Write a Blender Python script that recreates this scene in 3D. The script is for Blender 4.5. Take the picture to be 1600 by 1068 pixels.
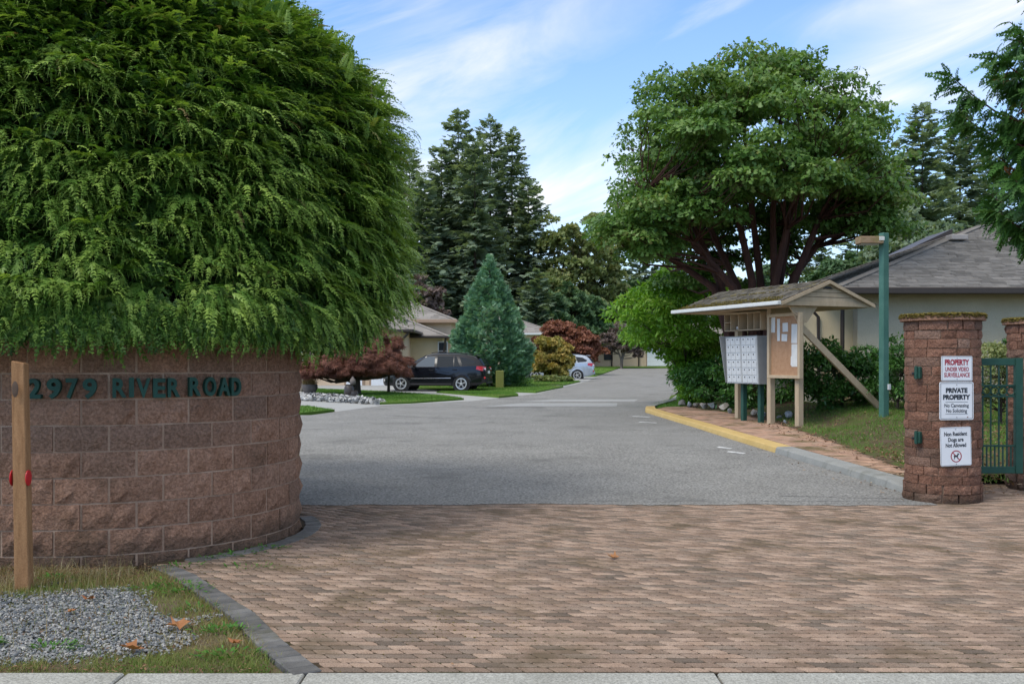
import bpy, bmesh, math, random
import numpy as np
from mathutils import Vector, Matrix

for o in list(bpy.data.objects):
    bpy.data.objects.remove(o)
scn = bpy.context.scene
COL = scn.collection
R = math.radians
pi = math.pi

# ------------------------------------------------------------------ camera
H, F, HOR = 1.55, 1556.0, 567.0          # eye height, focal length in photo pixels, horizon row
cam = bpy.data.cameras.new('camera')
cam.sensor_width = 36.0
cam.lens = F / 1600 * 36.0
cam.shift_y = (HOR - 534.0) / 1600.0
cam.clip_start, cam.clip_end = 0.1, 2000
co = bpy.data.objects.new('camera', cam)
co.location = (0, 0, H)
co.rotation_euler = (R(90), 0, 0)
COL.objects.link(co)
scn.camera = co

# ------------------------------------------------------------------ light
SUN = Vector((-0.48, -0.38, 0.79)).normalized()
world = bpy.data.worlds.new('World')
scn.world = world
world.use_nodes = True
wn, wl = world.node_tree.nodes, world.node_tree.links
wn.clear()
wout = wn.new('ShaderNodeOutputWorld')
wbg = wn.new('ShaderNodeBackground')
wbg.inputs['Strength'].default_value = 0.15
wsky = wn.new('ShaderNodeTexSky')
wsky.sky_type = 'NISHITA'
wsky.sun_disc = False
wsky.sun_elevation = math.asin(SUN.z)
wsky.sun_rotation = math.atan2(SUN.x, SUN.y)
wsky.air_density = 1.0
wsky.dust_density = 0.6
wsky.ozone_density = 1.6
wtc = wn.new('ShaderNodeTexCoord')
wsep = wn.new('ShaderNodeSeparateXYZ')
wl.new(wtc.outputs['Generated'], wsep.inputs[0])


def wmath(op, a, b=None, c=None, clamp=False):
    n = wn.new('ShaderNodeMath')
    n.operation = op
    n.use_clamp = clamp
    for i, v in enumerate((a, b, c)):
        if v is None:
            continue
        if isinstance(v, (int, float)):
            n.inputs[i].default_value = v
        else:
            wl.new(v, n.inputs[i])
    return n.outputs[0]


waz = wmath('ARCTAN2', wsep.outputs['X'], wsep.outputs['Y'])
wel = wmath('ARCSINE', wsep.outputs['Z'])
# high thin cloud lies in streaks that climb slowly from west to east
wcmb = wn.new('ShaderNodeCombineXYZ')
wl.new(wmath('SUBTRACT', wmath('MULTIPLY', waz, 2.6), wmath('MULTIPLY', wel, 1.2)), wcmb.inputs[0])
wl.new(wmath('SUBTRACT', wmath('MULTIPLY', wel, 9.0), wmath('MULTIPLY', waz, 2.6)), wcmb.inputs[1])
wcmb.inputs[2].default_value = 3.7
wno = wn.new('ShaderNodeTexNoise')
wno.inputs['Scale'].default_value = 1.15
wno.inputs['Detail'].default_value = 9
wno.inputs['Roughness'].default_value = 0.58
wno.inputs['Distortion'].default_value = 0.5
wl.new(wcmb.outputs[0], wno.inputs['Vector'])
wr = wn.new('ShaderNodeMapRange')
wr.interpolation_type = 'SMOOTHSTEP'
wr.inputs['From Min'].default_value = 0.46
wr.inputs['From Max'].default_value = 0.74
wl.new(wno.outputs['Fac'], wr.inputs['Value'])


def wband(az0, el0, slope, length, width, amp):
    """a long soft streak of cloud in the sky, centred on a compass direction"""
    da = wmath('SUBTRACT', waz, az0)
    de = wmath('SUBTRACT', wmath('SUBTRACT', wel, el0), wmath('MULTIPLY', da, slope))
    q = wmath('ADD', wmath('POWER', wmath('ABSOLUTE', wmath('DIVIDE', da, length)), 2.0),
              wmath('POWER', wmath('ABSOLUTE', wmath('DIVIDE', de, width)), 2.0))
    return wmath('MULTIPLY', wmath('POWER', 2.718, wmath('MULTIPLY', q, -1.0)), amp)


bands = wmath('ADD', wband(-0.06, 0.285, 0.38, 0.15, 0.045, 0.95), wband(-0.06, 0.19, 0.1, 0.2, 0.07, 0.75))
bands = wmath('ADD', bands, wband(0.43, 0.30, 0.25, 0.14, 0.025, 0.55))
bands = wmath('ADD', bands, wband(0.36, 0.245, -0.05, 0.09, 0.014, 0.45))
bands = wmath('ADD', bands, wband(0.40, 0.33, 0.1, 0.14, 0.02, 0.4))
wtex = wmath('MULTIPLY_ADD', wno.outputs['Fac'], 2.6, -0.62, clamp=True)
wcl = wmath('ADD', wmath('MULTIPLY', wmath('MULTIPLY', bands, 1.5), wtex), wmath('MULTIPLY', wr.outputs[0], 0.4), clamp=True)
whz = wmath('POWER', 2.718, wmath('MULTIPLY', wmath('MAXIMUM', wel, 0.0), -6.5))
wcl = wmath('MAXIMUM', wcl, wmath('MULTIPLY', whz, 0.6), clamp=True)
# a wide thin veil of cloud higher up
wveil = wmath('MULTIPLY', wmath('SMOOTH_MIN', wmath('MULTIPLY', wmath('MAXIMUM', wmath('SUBTRACT', wel, 0.40), 0.0), 3.0), 1.0, 0.2), wmath('MULTIPLY_ADD', wno.outputs['Fac'], 0.7, 0.5))
wcl = wmath('MAXIMUM', wcl, wveil, clamp=True)
wmix = wn.new('ShaderNodeMix')
wmix.data_type = 'RGBA'
wl.new(wcl, wmix.inputs['Factor'])
wgain = wn.new('ShaderNodeMix')
wgain.data_type = 'RGBA'
wgain.blend_type = 'MULTIPLY'
wgain.inputs['Factor'].default_value = 1.0
wl.new(wsky.outputs[0], wgain.inputs[6])
wgain.inputs[7].default_value = (0.74, 0.96, 1.2, 1)
wl.new(wgain.outputs[2], wmix.inputs[6])
wmix.inputs[7].default_value = (5.3, 5.2, 5.05, 1)
wl.new(wmix.outputs[2], wbg.inputs['Color'])
wl.new(wbg.outputs[0], wout.inputs['Surface'])

sl = bpy.data.lights.new('sun', 'SUN')
sl.energy = 1.5
sl.angle = R(24)
sl.color = (1.0, 0.95, 0.87)
so = bpy.data.objects.new('sun', sl)
so.rotation_euler = SUN.to_track_quat('Z', 'Y').to_euler()
COL.objects.link(so)
scn.view_settings.view_transform = 'Standard'
scn.view_settings.look = 'None'
scn.view_settings.exposure = 0.55
scn.view_settings.gamma = 1.0
scn.view_settings.use_curve_mapping = False

# ------------------------------------------------------------------ helpers
rng = np.random.default_rng(7)
rnd = random.Random(7)


def zr(y):
    """height of the road surface: level near the gate, then climbing gently"""
    y = min(y, 122.0)
    return 0.0128 * (math.sqrt((y - 20) ** 2 + 16) + (y - 20)) / 2 - 0.0032


def X(px, y):
    return (px - 800) / F * y


def Z(py, y):
    return H + (HOR - py) / F * y


def mk(name, V, Fc, mat=None, parent=None, loc=None, rz=0.0, var=None, smooth=False, kind=None):
    me = bpy.data.meshes.new(name)
    if isinstance(Fc, np.ndarray):
        V = np.asarray(V, np.float32)
        n, k = Fc.shape
        me.vertices.add(len(V))
        me.vertices.foreach_set('co', V.ravel())
        me.loops.add(n * k)
        me.loops.foreach_set('vertex_index', Fc.astype(np.int32).ravel())
        me.polygons.add(n)
        me.polygons.foreach_set('loop_start', (np.arange(n) * k).astype(np.int32))
        me.update(calc_edges=True)
    else:
        me.from_pydata([tuple(v) for v in V], [], [tuple(f) for f in Fc])
        me.update()
    if var is not None:
        a = me.attributes.new('var', 'FLOAT', 'FACE')
        a.data.foreach_set('value', np.asarray(var, np.float32))
    if smooth:
        me.polygons.foreach_set('use_smooth', np.ones(len(me.polygons), bool))
    return link(name, me, mat, parent, loc, rz, kind)


def link(name, me, mat=None, parent=None, loc=None, rz=0.0, kind=None):
    if mat is not None and not me.materials:
        me.materials.append(mat)
    o = bpy.data.objects.new(name, me)
    COL.objects.link(o)
    if parent is not None:
        o.parent = parent
    if loc is not None:
        o.location = loc
    if rz:
        o.rotation_euler = (0, 0, rz)
    if kind:
        o['kind'] = kind
    return o


def thing(name, label, cat, loc=(0, 0, 0), rz=0.0, group=None):
    o = bpy.data.objects.new(name, None)
    o.empty_display_size = 0.2
    COL.objects.link(o)
    o.location = loc
    o.rotation_euler = (0, 0, rz)
    return tag(o, label, cat, group)


def tag(o, label, cat, group=None):
    o['label'] = label
    o['category'] = cat
    if group:
        o['group'] = group
    return o


def copy_tree(o, parent=None):
    c = o.copy()
    COL.objects.link(c)
    if parent is not None:
        c.parent = parent
    for ch in list(o.children):
        copy_tree(ch, c)
    return c


_CS = [(sx, sy, sz) for sx in (-1, 1) for sy in (-1, 1) for sz in (-1, 1)]


def chamfer_box(h, c):
    """24 verts, 26 faces"""
    V, idx = [], {}
    for s in _CS:
        for k in range(3):
            idx[(s, k)] = len(V)
            V.append([s[a] * (h[a] if a == k else h[a] - c) for a in range(3)])
    V = np.array(V)
    Fs = []
    for k in range(3):
        l, m = [a for a in range(3) if a != k]
        for s in (-1, 1):
            f = []
            for (a, b) in ((-1, -1), (1, -1), (1, 1), (-1, 1)):
                t = [0, 0, 0]
                t[k], t[l], t[m] = s, a, b
                f.append(idx[(tuple(t), k)])
            Fs.append(f)
    for m in range(3):
        k, l = [a for a in range(3) if a != m]
        for a in (-1, 1):
            for b in (-1, 1):
                t0, t1 = [0, 0, 0], [0, 0, 0]
                t0[k], t0[l], t0[m] = a, b, -1
                t1[k], t1[l], t1[m] = a, b, 1
                t0, t1 = tuple(t0), tuple(t1)
                Fs.append([idx[(t0, k)], idx[(t1, k)], idx[(t1, l)], idx[(t0, l)]])
    for s in _CS:
        Fs.append([idx[(s, 0)], idx[(s, 1)], idx[(s, 2)]])
    out = []
    for f in Fs:
        p = V[f]
        n = np.cross(p[1] - p[0], p[2] - p[0])
        out.append(f if n @ p.mean(0) > 0 else f[::-1])
    return V, out


class MB:
    def __init__(s):
        s.V, s.F = [], []

    def add(s, V, Fs):
        b = len(s.V)
        s.V.extend([tuple(v) for v in V])
        s.F.extend([[b + i for i in f] for f in Fs])
        return s

    def box(s, c, size, rot=None, ch=0.004):
        h = [x / 2 for x in size]
        V, Fs = chamfer_box(h, min(ch, min(h) * 0.45))
        if rot is not None:
            V = V @ np.array(rot).T
        return s.add(V + np.array(c), Fs)

    def beam(s, p, q, w, t, up=(0, 0, 1), ch=0.004):
        """box from p to q, w wide sideways, t thick along up"""
        p, q = Vector(p), Vector(q)
        d = q - p
        L = d.length
        x = d / L
        u = Vector(up)
        y = u.cross(x).normalized()
        z = x.cross(y)
        m = np.array([x, y, z]).T
        return s.box((p + q) / 2, (L, w, t), m, ch)

    def tube(s, pts, rad, n=8, cap=True):
        pts = [Vector(p) for p in pts]
        if not hasattr(rad, '__len__'):
            rad = [rad] * len(pts)
        rings = []
        prev = None
        for i, p in enumerate(pts):
            d = (pts[min(i + 1, len(pts) - 1)] - pts[max(i - 1, 0)]).normalized()
            if prev is None:
                a = d.orthogonal().normalized()
            else:
                a = (prev - d * prev.dot(d))
                a = a.normalized() if a.length > 1e-6 else d.orthogonal().normalized()
            prev = a
            b = d.cross(a)
            rings.append([p + (a * math.cos(2 * pi * k / n) + b * math.sin(2 * pi * k / n)) * rad[i] for k in range(n)])
        V = [v for r in rings for v in r]
        Fs = []
        for i in range(len(pts) - 1):
            for k in range(n):
                Fs.append([i * n + k, i * n + (k + 1) % n, (i + 1) * n + (k + 1) % n, (i + 1) * n + k])
        if cap:
            Fs.append(list(range(n))[::-1])
            Fs.append([(len(pts) - 1) * n + k for k in range(n)])
        return s.add(V, Fs)

    def lathe(s, prof, n=24, c=(0, 0, 0), axis='z', cap=True):
        V, Fs = [], []
        for (r, z) in prof:
            for k in range(n):
                a = 2 * pi * k / n
                p = (r * math.cos(a), r * math.sin(a), z)
                if axis == 'y':
                    p = (p[0], -p[2], p[1])
                V.append((p[0] + c[0], p[1] + c[1], p[2] + c[2]))
        for i in range(len(prof) - 1):
            for k in range(n):
                Fs.append([i * n + k, i * n + (k + 1) % n, (i + 1) * n + (k + 1) % n, (i + 1) * n + k])
        if cap:
            Fs.append(list(range(n))[::-1])
            Fs.append([(len(prof) - 1) * n + k for k in range(n)])
        return s.add(V, Fs)

    def prism(s, poly, a, b):
        """poly: list of 3-D points (planar), extruded by vector from a to b offsets"""
        n = len(poly)
        A, B = Vector(a), Vector(b)
        V = [Vector(p) + A for p in poly] + [Vector(p) + B for p in poly]
        Fs = [list(range(n))[::-1], [n + i for i in range(n)]]
        for i in range(n):
            Fs.append([i, (i + 1) % n, n + (i + 1) % n, n + i])
        return s.add(V, Fs)

    def build(s, name, mat, parent=None, loc=None, rz=0.0, smooth=False, kind=None):
        bm = bmesh.new()
        vs = [bm.verts.new(v) for v in s.V]
        for f in s.F:
            try:
                bm.faces.new([vs[i] for i in f])
            except ValueError:
                pass
        bmesh.ops.recalc_face_normals(bm, faces=bm.faces)
        me = bpy.data.meshes.new(name)
        bm.to_mesh(me)
        bm.free()
        if smooth:
            me.polygons.foreach_set('use_smooth', np.ones(len(me.polygons), bool))
            me.set_sharp_from_angle(angle=R(40))
        return link(name, me, mat, parent, loc, rz, kind)


def scatter(T, TF, pos, rot, scale, var):
    """merge N transformed copies of a template; rot (N,3,3), scale (N,) or (N,3)"""
    T = np.asarray(T, float)
    TF = np.asarray(TF, int)
    N = len(pos)
    scale = np.asarray(scale, float)
    if scale.ndim == 1:
        scale = np.repeat(scale[:, None], 3, 1)
    P = T[None] * scale[:, None, :]
    P = np.einsum('nij,nvj->nvi', rot, P) + np.asarray(pos)[:, None, :]
    Fs = TF[None] + (np.arange(N) * len(T))[:, None, None]
    return P.reshape(-1, 3), Fs.reshape(-1, TF.shape[1]), np.repeat(np.asarray(var), len(TF))


def frames(x, up):
    """rotation whose first column is x and third is as close to up as can be"""
    x = x / np.linalg.norm(x, axis=1, keepdims=True)
    y = np.cross(up, x)
    ln = np.linalg.norm(y, axis=1, keepdims=True)
    y = np.where(ln > 1e-5, y / np.maximum(ln, 1e-9), np.array([[0, 1.0, 0]]))
    z = np.cross(x, y)
    return np.stack([x, y, z], 2)


def unit(n, g=rng):
    v = g.normal(size=(n, 3))
    return v / np.linalg.norm(v, axis=1, keepdims=True)


def vnoise(x, y, s, seed=0):
    """smooth value noise 0..1"""
    g = np.random.default_rng(seed)
    tab = g.random((64, 64))
    x, y = np.asarray(x) * s + 100, np.asarray(y) * s + 100
    xi, yi = np.floor(x).astype(int), np.floor(y).astype(int)
    fx, fy = x - xi, y - yi
    fx, fy = fx * fx * (3 - 2 * fx), fy * fy * (3 - 2 * fy)
    t = lambda a, b: tab[a % 64, b % 64]
    return (t(xi, yi) * (1 - fx) + t(xi + 1, yi) * fx) * (1 - fy) + (t(xi, yi + 1) * (1 - fx) + t(xi + 1, yi + 1) * fx) * fy


def zrv(y):
    y = np.minimum(y, 122.0)
    return 0.0128 * (np.sqrt((y - 20) ** 2 + 16) + (y - 20)) / 2 - 0.0032


# ------------------------------------------------------------------ materials
def new_mat(name):
    m = bpy.data.materials.new(name)
    m.use_nodes = True
    nt = m.node_tree
    b = nt.nodes['Principled BSDF']
    return m, nt, b


def ramp(nt, fac, stops):
    n = nt.nodes.new('ShaderNodeValToRGB')
    while len(n.color_ramp.elements) < len(stops):
        n.color_ramp.elements.new(0.5)
    for e, (p, c) in zip(n.color_ramp.elements, stops):
        e.position = p
        e.color = (*c, 1)
    nt.links.new(fac, n.inputs[0])
    return n.outputs[0]


def noise_node(nt, vec, scale, detail=6, rough=0.6, dist=0.0):
    n = nt.nodes.new('ShaderNodeTexNoise')
    n.inputs['Scale'].default_value = scale
    n.inputs['Detail'].default_value = detail
    n.inputs['Roughness'].default_value = rough
    n.inputs['Distortion'].default_value = dist
    nt.links.new(vec, n.inputs['Vector'])
    return n.outputs['Fac']


def mixc(nt, f, a, b, blend='MIX'):
    n = nt.nodes.new('ShaderNodeMix')
    n.data_type = 'RGBA'
    n.blend_type = blend
    for s, v in ((0, f), (6, a), (7, b)):
        if isinstance(v, (int, float)):
            n.inputs[s].default_value = v
        elif isinstance(v, tuple):
            n.inputs[s].default_value = (*v, 1)
        else:
            nt.links.new(v, n.inputs[s])
    return n.outputs[2]


def maprange(nt, v, a, b, c=0.0, d=1.0):
    n = nt.nodes.new('ShaderNodeMapRange')
    n.interpolation_type = 'SMOOTHSTEP'
    for i, q in zip(('From Min', 'From Max', 'To Min', 'To Max'), (a, b, c, d)):
        n.inputs[i].default_value = q
    nt.links.new(v, n.inputs['Value'])
    return n.outputs[0]


def pmat(name, c1, c2, scale=6, rough=0.8, bump=0.15, bscale=60, bdist=0.01, var=None, var_amt=0.35, alt=None, gscale=None,
         dirt=None, dscale=1.2, dlo=0.5, dhi=0.7, damt=1.0, grain=0.0, spec=0.3, metallic=0.0, coat=0.0, stretch=None, low=None):
    """two-tone noise colour + fine grain + optional per-piece variation and stains"""
    m, nt, b = new_mat(name)
    geo = nt.nodes.new('ShaderNodeNewGeometry')
    pos = geo.outputs['Position']
    if stretch:
        mp = nt.nodes.new('ShaderNodeMapping')
        mp.inputs['Scale'].default_value = stretch
        nt.links.new(pos, mp.inputs['Vector'])
        vec = mp.outputs[0]
    else:
        vec = pos
    n1 = noise_node(nt, vec, scale)
    col = ramp(nt, n1, [(0.32, c1), (0.68, c2)])
    if var:
        if var == 'attr':
            at = nt.nodes.new('ShaderNodeAttribute')
            at.attribute_name = 'var'
            v = at.outputs['Fac']
        else:
            oi = nt.nodes.new('ShaderNodeObjectInfo')
            v = oi.outputs['Random']
        if alt:
            col = mixc(nt, maprange(nt, v, 0.55, 1.0, 0, 0.85), col, alt)
        w = nt.nodes.new('ShaderNodeTexWhiteNoise')
        w.noise_dimensions = '1D'
        nt.links.new(v, w.inputs['W'])
        g = maprange(nt, w.outputs['Value'], 0, 1, 1 - var_amt, 1 + var_amt)
        cc = nt.nodes.new('ShaderNodeCombineColor')
        for i in range(3):
            nt.links.new(g, cc.inputs[i])
        col = mixc(nt, 1.0, col, cc.outputs[0], 'MULTIPLY')
    if grain:
        n3 = noise_node(nt, pos, gscale or bscale * 1.7, 3, 0.75)
        g = maprange(nt, n3, 0.3, 0.7, 1 - grain, 1 + grain)
        cc = nt.nodes.new('ShaderNodeCombineColor')
        for i in range(3):
            nt.links.new(g, cc.inputs[i])
        col = mixc(nt, 1.0, col, cc.outputs[0], 'MULTIPLY')
    if dirt:
        n2 = noise_node(nt, pos, dscale, 8, 0.68, 0.3)
        col = mixc(nt, maprange(nt, n2, dlo, dhi, 0, damt), col, dirt)
    if low:
        # grime: (colour, height it reaches) splash-back near the ground, broken up by noise
        sp = nt.nodes.new('ShaderNodeSeparateXYZ')
        nt.links.new(pos, sp.inputs[0])
        n4 = noise_node(nt, pos, 5, 6, 0.7)
        mth = nt.nodes.new('ShaderNodeMath')
        mth.operation = 'MULTIPLY_ADD'
        nt.links.new(n4, mth.inputs[0])
        mth.inputs[1].default_value = low[1] * 1.8
        nt.links.new(sp.outputs['Z'], mth.inputs[2])
        col = mixc(nt, maprange(nt, mth.outputs[0], low[1] * 0.7, low[1] * 2.0, 0.8, 0), col, low[0])
    nt.links.new(col, b.inputs['Base Color'])
    b.inputs['Roughness'].default_value = rough
    b.inputs['Specular IOR Level'].default_value = spec
    b.inputs['Metallic'].default_value = metallic
    b.inputs['Coat Weight'].default_value = coat
    if bump:
        nb = noise_node(nt, pos, bscale, 8, 0.65)
        bp = nt.nodes.new('ShaderNodeBump')
        bp.inputs['Strength'].default_value = bump
        bp.inputs['Distance'].default_value = bdist
        nt.links.new(nb, bp.inputs['Height'])
        nt.links.new(bp.outputs[0], b.inputs['Normal'])
    return m


def leafmat(name, stops, rough=0.5, transl=0.3, spec=0.35):
    m, nt, b = new_mat(name)
    at = nt.nodes.new('ShaderNodeAttribute')
    at.attribute_name = 'var'
    col = ramp(nt, at.outputs['Fac'], stops)
    nt.links.new(col, b.inputs['Base Color'])
    b.inputs['Roughness'].default_value = rough
    b.inputs['Specular IOR Level'].default_value = spec
    tr = nt.nodes.new('ShaderNodeBsdfTranslucent')
    c2 = mixc(nt, 1.0, col, (1.25, 1.3, 0.6), 'MULTIPLY')
    nt.links.new(c2, tr.inputs['Color'])
    mx = nt.nodes.new('ShaderNodeMixShader')
    mx.inputs[0].default_value = transl
    nt.links.new(b.outputs[0], mx.inputs[1])
    nt.links.new(tr.outputs[0], mx.inputs[2])
    nt.links.new(mx.outputs[0], nt.nodes['Material Output'].inputs['Surface'])
    return m


def flat(name, c, rough=0.5, metallic=0.0, spec=0.4, coat=0.0):
    return pmat(name, tuple(x * 0.93 for x in c), tuple(min(1, x * 1.05) for x in c), 9, rough, 0.04, 120, 0.002, metallic=metallic, spec=spec, coat=coat)


def glassmat(name, c=(0.02, 0.025, 0.03)):
    m, nt, b = new_mat(name)
    b.inputs['Base Color'].default_value = (*c, 1)
    b.inputs['Roughness'].default_value = 0.04
    b.inputs['Specular IOR Level'].default_value = 0.35
    return m


m_block = pmat('split_face_block', (0.34, 0.185, 0.118), (0.45, 0.26, 0.175), 9, 0.93, 1.0, 26, 0.06, var='obj', var_amt=0.1,
               alt=(0.33, 0.205, 0.145), dirt=(0.13, 0.092, 0.062), dscale=1.7, dlo=0.53, dhi=0.75, damt=0.6, grain=0.3, spec=0.12,
               low=((0.085, 0.066, 0.048), 0.27))
m_pblock = pmat('pillar_block', (0.2, 0.1, 0.068), (0.29, 0.155, 0.105), 9, 0.93, 1.0, 36, 0.04, var='obj', var_amt=0.2,
                alt=(0.25, 0.16, 0.12), dirt=(0.10, 0.07, 0.05), dscale=2.4, dlo=0.55, dhi=0.75, damt=0.55, grain=0.3, spec=0.12,
                low=((0.07, 0.055, 0.04), 0.22))
m_mortar = pmat('mortar', (0.38, 0.25, 0.175), (0.47, 0.325, 0.235), 10, 0.95, 0.3, 80, grain=0.2, spec=0.1)
PAV = dict(scale=5, rough=0.9, bump=0.35, bscale=140, bdist=0.006, var_amt=0.26, alt=(0.17, 0.135, 0.105),
           dirt=(0.115, 0.085, 0.05), dscale=1.5, dlo=0.5, dhi=0.68, damt=0.75, grain=0.35, gscale=120, spec=0.15)
m_paver = pmat('clay_paver', (0.25, 0.172, 0.122), (0.33, 0.242, 0.183), var='obj', **PAV)
m_pavers = pmat('clay_paver_field', (0.25, 0.172, 0.122), (0.33, 0.242, 0.183), var='attr', **PAV)
m_pathpaver = pmat('path_paver', (0.36, 0.22, 0.15), (0.46, 0.29, 0.2), 4, 0.9, 0.3, 140, 0.006, var='attr', var_amt=0.25,
                   alt=(0.3, 0.23, 0.18), dirt=(0.09, 0.085, 0.03), dscale=1.1, dlo=0.47, dhi=0.66, damt=0.8, grain=0.2, spec=0.15)
m_border = pmat('grey_paver', (0.115, 0.112, 0.108), (0.18, 0.175, 0.165), 8, 0.9, 0.35, 120, 0.006, var='obj', var_amt=0.2,
                dirt=(0.09, 0.085, 0.05), dscale=2, dlo=0.5, dhi=0.72, damt=0.7, grain=0.2, spec=0.15)
m_joint = pmat('joint_sand', (0.04, 0.03, 0.02), (0.075, 0.054, 0.034), 5, 0.95, 0.3, 90, dirt=(0.05, 0.06, 0.02), dscale=1.4, dlo=0.5, dhi=0.7, spec=0.1)
m_asphalt = pmat('asphalt', (0.21, 0.205, 0.19), (0.255, 0.25, 0.232), 0.9, 0.9, 0.6, 45, 0.02, grain=0.58, gscale=34,
                 dirt=(0.125, 0.122, 0.112), dscale=0.5, dlo=0.52, dhi=0.7, damt=0.65, spec=0.2)
m_patch = pmat('asphalt_patch', (0.30, 0.30, 0.29), (0.35, 0.35, 0.34), 1.1, 0.9, 0.4, 160, 0.01, grain=0.25, spec=0.2)
m_tar = pmat('tar', (0.075, 0.075, 0.075), (0.12, 0.12, 0.12), 2, 0.75, 0.3, 90, grain=0.3)
m_conc = pmat('concrete', (0.31, 0.305, 0.27), (0.38, 0.375, 0.335), 2.5, 0.9, 0.4, 130, 0.006, grain=0.4, gscale=90, dirt=(0.24, 0.235, 0.2), dscale=1.6, dlo=0.5, dhi=0.75, damt=0.6, spec=0.2)
m_drive = pmat('driveway_concrete', (0.33, 0.33, 0.315), (0.38, 0.38, 0.36), 1.5, 0.9, 0.2, 90, grain=0.12, spec=0.2)
m_yellow = pmat('yellow_kerb_paint', (0.5, 0.34, 0.115), (0.58, 0.41, 0.16), 3, 0.75, 0.3, 90, 0.005, grain=0.15, dirt=(0.4, 0.32, 0.17), dscale=2.2, dlo=0.55, dhi=0.75, damt=0.6)
m_kerb = pmat('kerb_concrete', (0.25, 0.255, 0.24), (0.31, 0.31, 0.29), 3, 0.9, 0.35, 100, 0.006, grain=0.22, dirt=(0.14, 0.14, 0.11), dscale=1.6, dlo=0.5, dhi=0.7, damt=0.6, spec=0.2)
m_wpaint = pmat('white_road_paint', (0.55, 0.55, 0.54), (0.68, 0.68, 0.66), 4, 0.8, 0.2, 90, grain=0.2, dirt=(0.25, 0.25, 0.245), dscale=5, dlo=0.5, dhi=0.6, damt=0.7)
m_earth = pmat('earth', (0.06, 0.075, 0.03), (0.09, 0.1, 0.045), 0.4, 0.95, 0.4, 20, 0.03, grain=0.2, spec=0.1)
m_soil = pmat('bed_soil', (0.11, 0.085, 0.055), (0.16, 0.125, 0.085), 3, 0.95, 0.6, 60, 0.02, grain=0.35, dirt=(0.12, 0.125, 0.035), dscale=1.3, dlo=0.45, dhi=0.62, damt=0.8, spec=0.1)
m_mound = pmat('mound_soil', (0.085, 0.06, 0.04), (0.13, 0.09, 0.06), 2.5, 0.95, 0.6, 50, 0.03, grain=0.35, dirt=(0.085, 0.115, 0.03), dscale=0.9, dlo=0.42, dhi=0.6, damt=0.9, spec=0.1)
m_lawn = pmat('lawn_base', (0.075, 0.15, 0.025), (0.115, 0.2, 0.035), 1.2, 0.95, 0.5, 60, 0.02, grain=0.25, dirt=(0.2, 0.19, 0.07), dscale=0.6, dlo=0.55, dhi=0.75, damt=0.6, spec=0.1)
m_grass = leafmat('grass_blades', [(0.0, (0.06, 0.14, 0.015)), (0.55, (0.115, 0.24, 0.03)), (0.85, (0.17, 0.27, 0.05)), (1.0, (0.33, 0.29, 0.13))], 0.6, 0.25)
m_weed = leafmat('weed_blades', [(0.0, (0.07, 0.14, 0.02)), (0.4, (0.17, 0.225, 0.045)), (0.7, (0.27, 0.25, 0.08)), (0.85, (0.26, 0.155, 0.065)), (1.0, (0.5, 0.42, 0.25))], 0.7, 0.2)
m_weedleaf = leafmat('weed_leaves', [(0.0, (0.04, 0.13, 0.015)), (1.0, (0.11, 0.27, 0.04))], 0.5, 0.3)
m_gravel = leafmat('gravel_stones', [(0.0, (0.07, 0.08, 0.09)), (0.45, (0.19, 0.20, 0.205)), (0.8, (0.29, 0.285, 0.27)), (1.0, (0.46, 0.44, 0.4))], 0.85, 0.0, 0.25)
m_cobble = leafmat('white_cobbles', [(0.0, (0.12, 0.125, 0.13)), (0.4, (0.34, 0.34, 0.33)), (1.0, (0.62, 0.6, 0.56))], 0.8, 0.0, 0.25)
m_litter = leafmat('leaf_litter', [(0.0, (0.10, 0.055, 0.028)), (0.5, (0.2, 0.11, 0.06)), (0.8, (0.3, 0.17, 0.09)), (1.0, (0.42, 0.33, 0.22))], 0.8, 0.15)
m_moss = leafmat('moss', [(0.0, (0.045, 0.04, 0.01)), (0.5, (0.115, 0.085, 0.018)), (1.0, (0.19, 0.16, 0.045))], 0.95, 0.1, 0.1)
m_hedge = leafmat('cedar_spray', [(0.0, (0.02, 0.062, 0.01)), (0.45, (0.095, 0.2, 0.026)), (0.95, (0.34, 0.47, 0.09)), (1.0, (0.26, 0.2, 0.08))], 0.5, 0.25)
m_cedar = leafmat('red_cedar_spray', [(0.0, (0.035, 0.095, 0.02)), (0.6, (0.075, 0.18, 0.035)), (0.87, (0.12, 0.24, 0.05)), (0.93, (0.22, 0.09, 0.035)), (1.0, (0.3, 0.13, 0.05))], 0.5, 0.22)
m_shaded_hull = pmat('shaded_twig_hull', (0.012, 0.011, 0.007), (0.03, 0.026, 0.015), 18, 0.95, 0.8, 25, 0.05, spec=0.05)  # dead-twig brown darkened to paint in the shade deep in the hedge
m_maple = leafmat('maple_leaf', [(0.0, (0.048, 0.105, 0.022)), (0.5, (0.102, 0.205, 0.04)), (0.85, (0.2, 0.31, 0.075)), (0.95, (0.18, 0.2, 0.06)), (1.0, (0.25, 0.13, 0.06))], 0.42, 0.3)
m_lime = leafmat('lime_leaf', [(0.0, (0.07, 0.17, 0.015)), (0.6, (0.17, 0.35, 0.03)), (1.0, (0.3, 0.45, 0.07))], 0.45, 0.35)
m_laurel = leafmat('laurel_leaf', [(0.0, (0.03, 0.085, 0.02)), (0.6, (0.06, 0.16, 0.032)), (1.0, (0.13, 0.27, 0.055))], 0.32, 0.2)
m_fir = leafmat('fir_needles', [(0.0, (0.13, 0.18, 0.125)), (0.6, (0.215, 0.28, 0.18)), (0.9, (0.27, 0.33, 0.2)), (1.0, (0.34, 0.34, 0.23))], 0.8, 0.35)  # needle tones lightened to stand in for haze over distance
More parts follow.
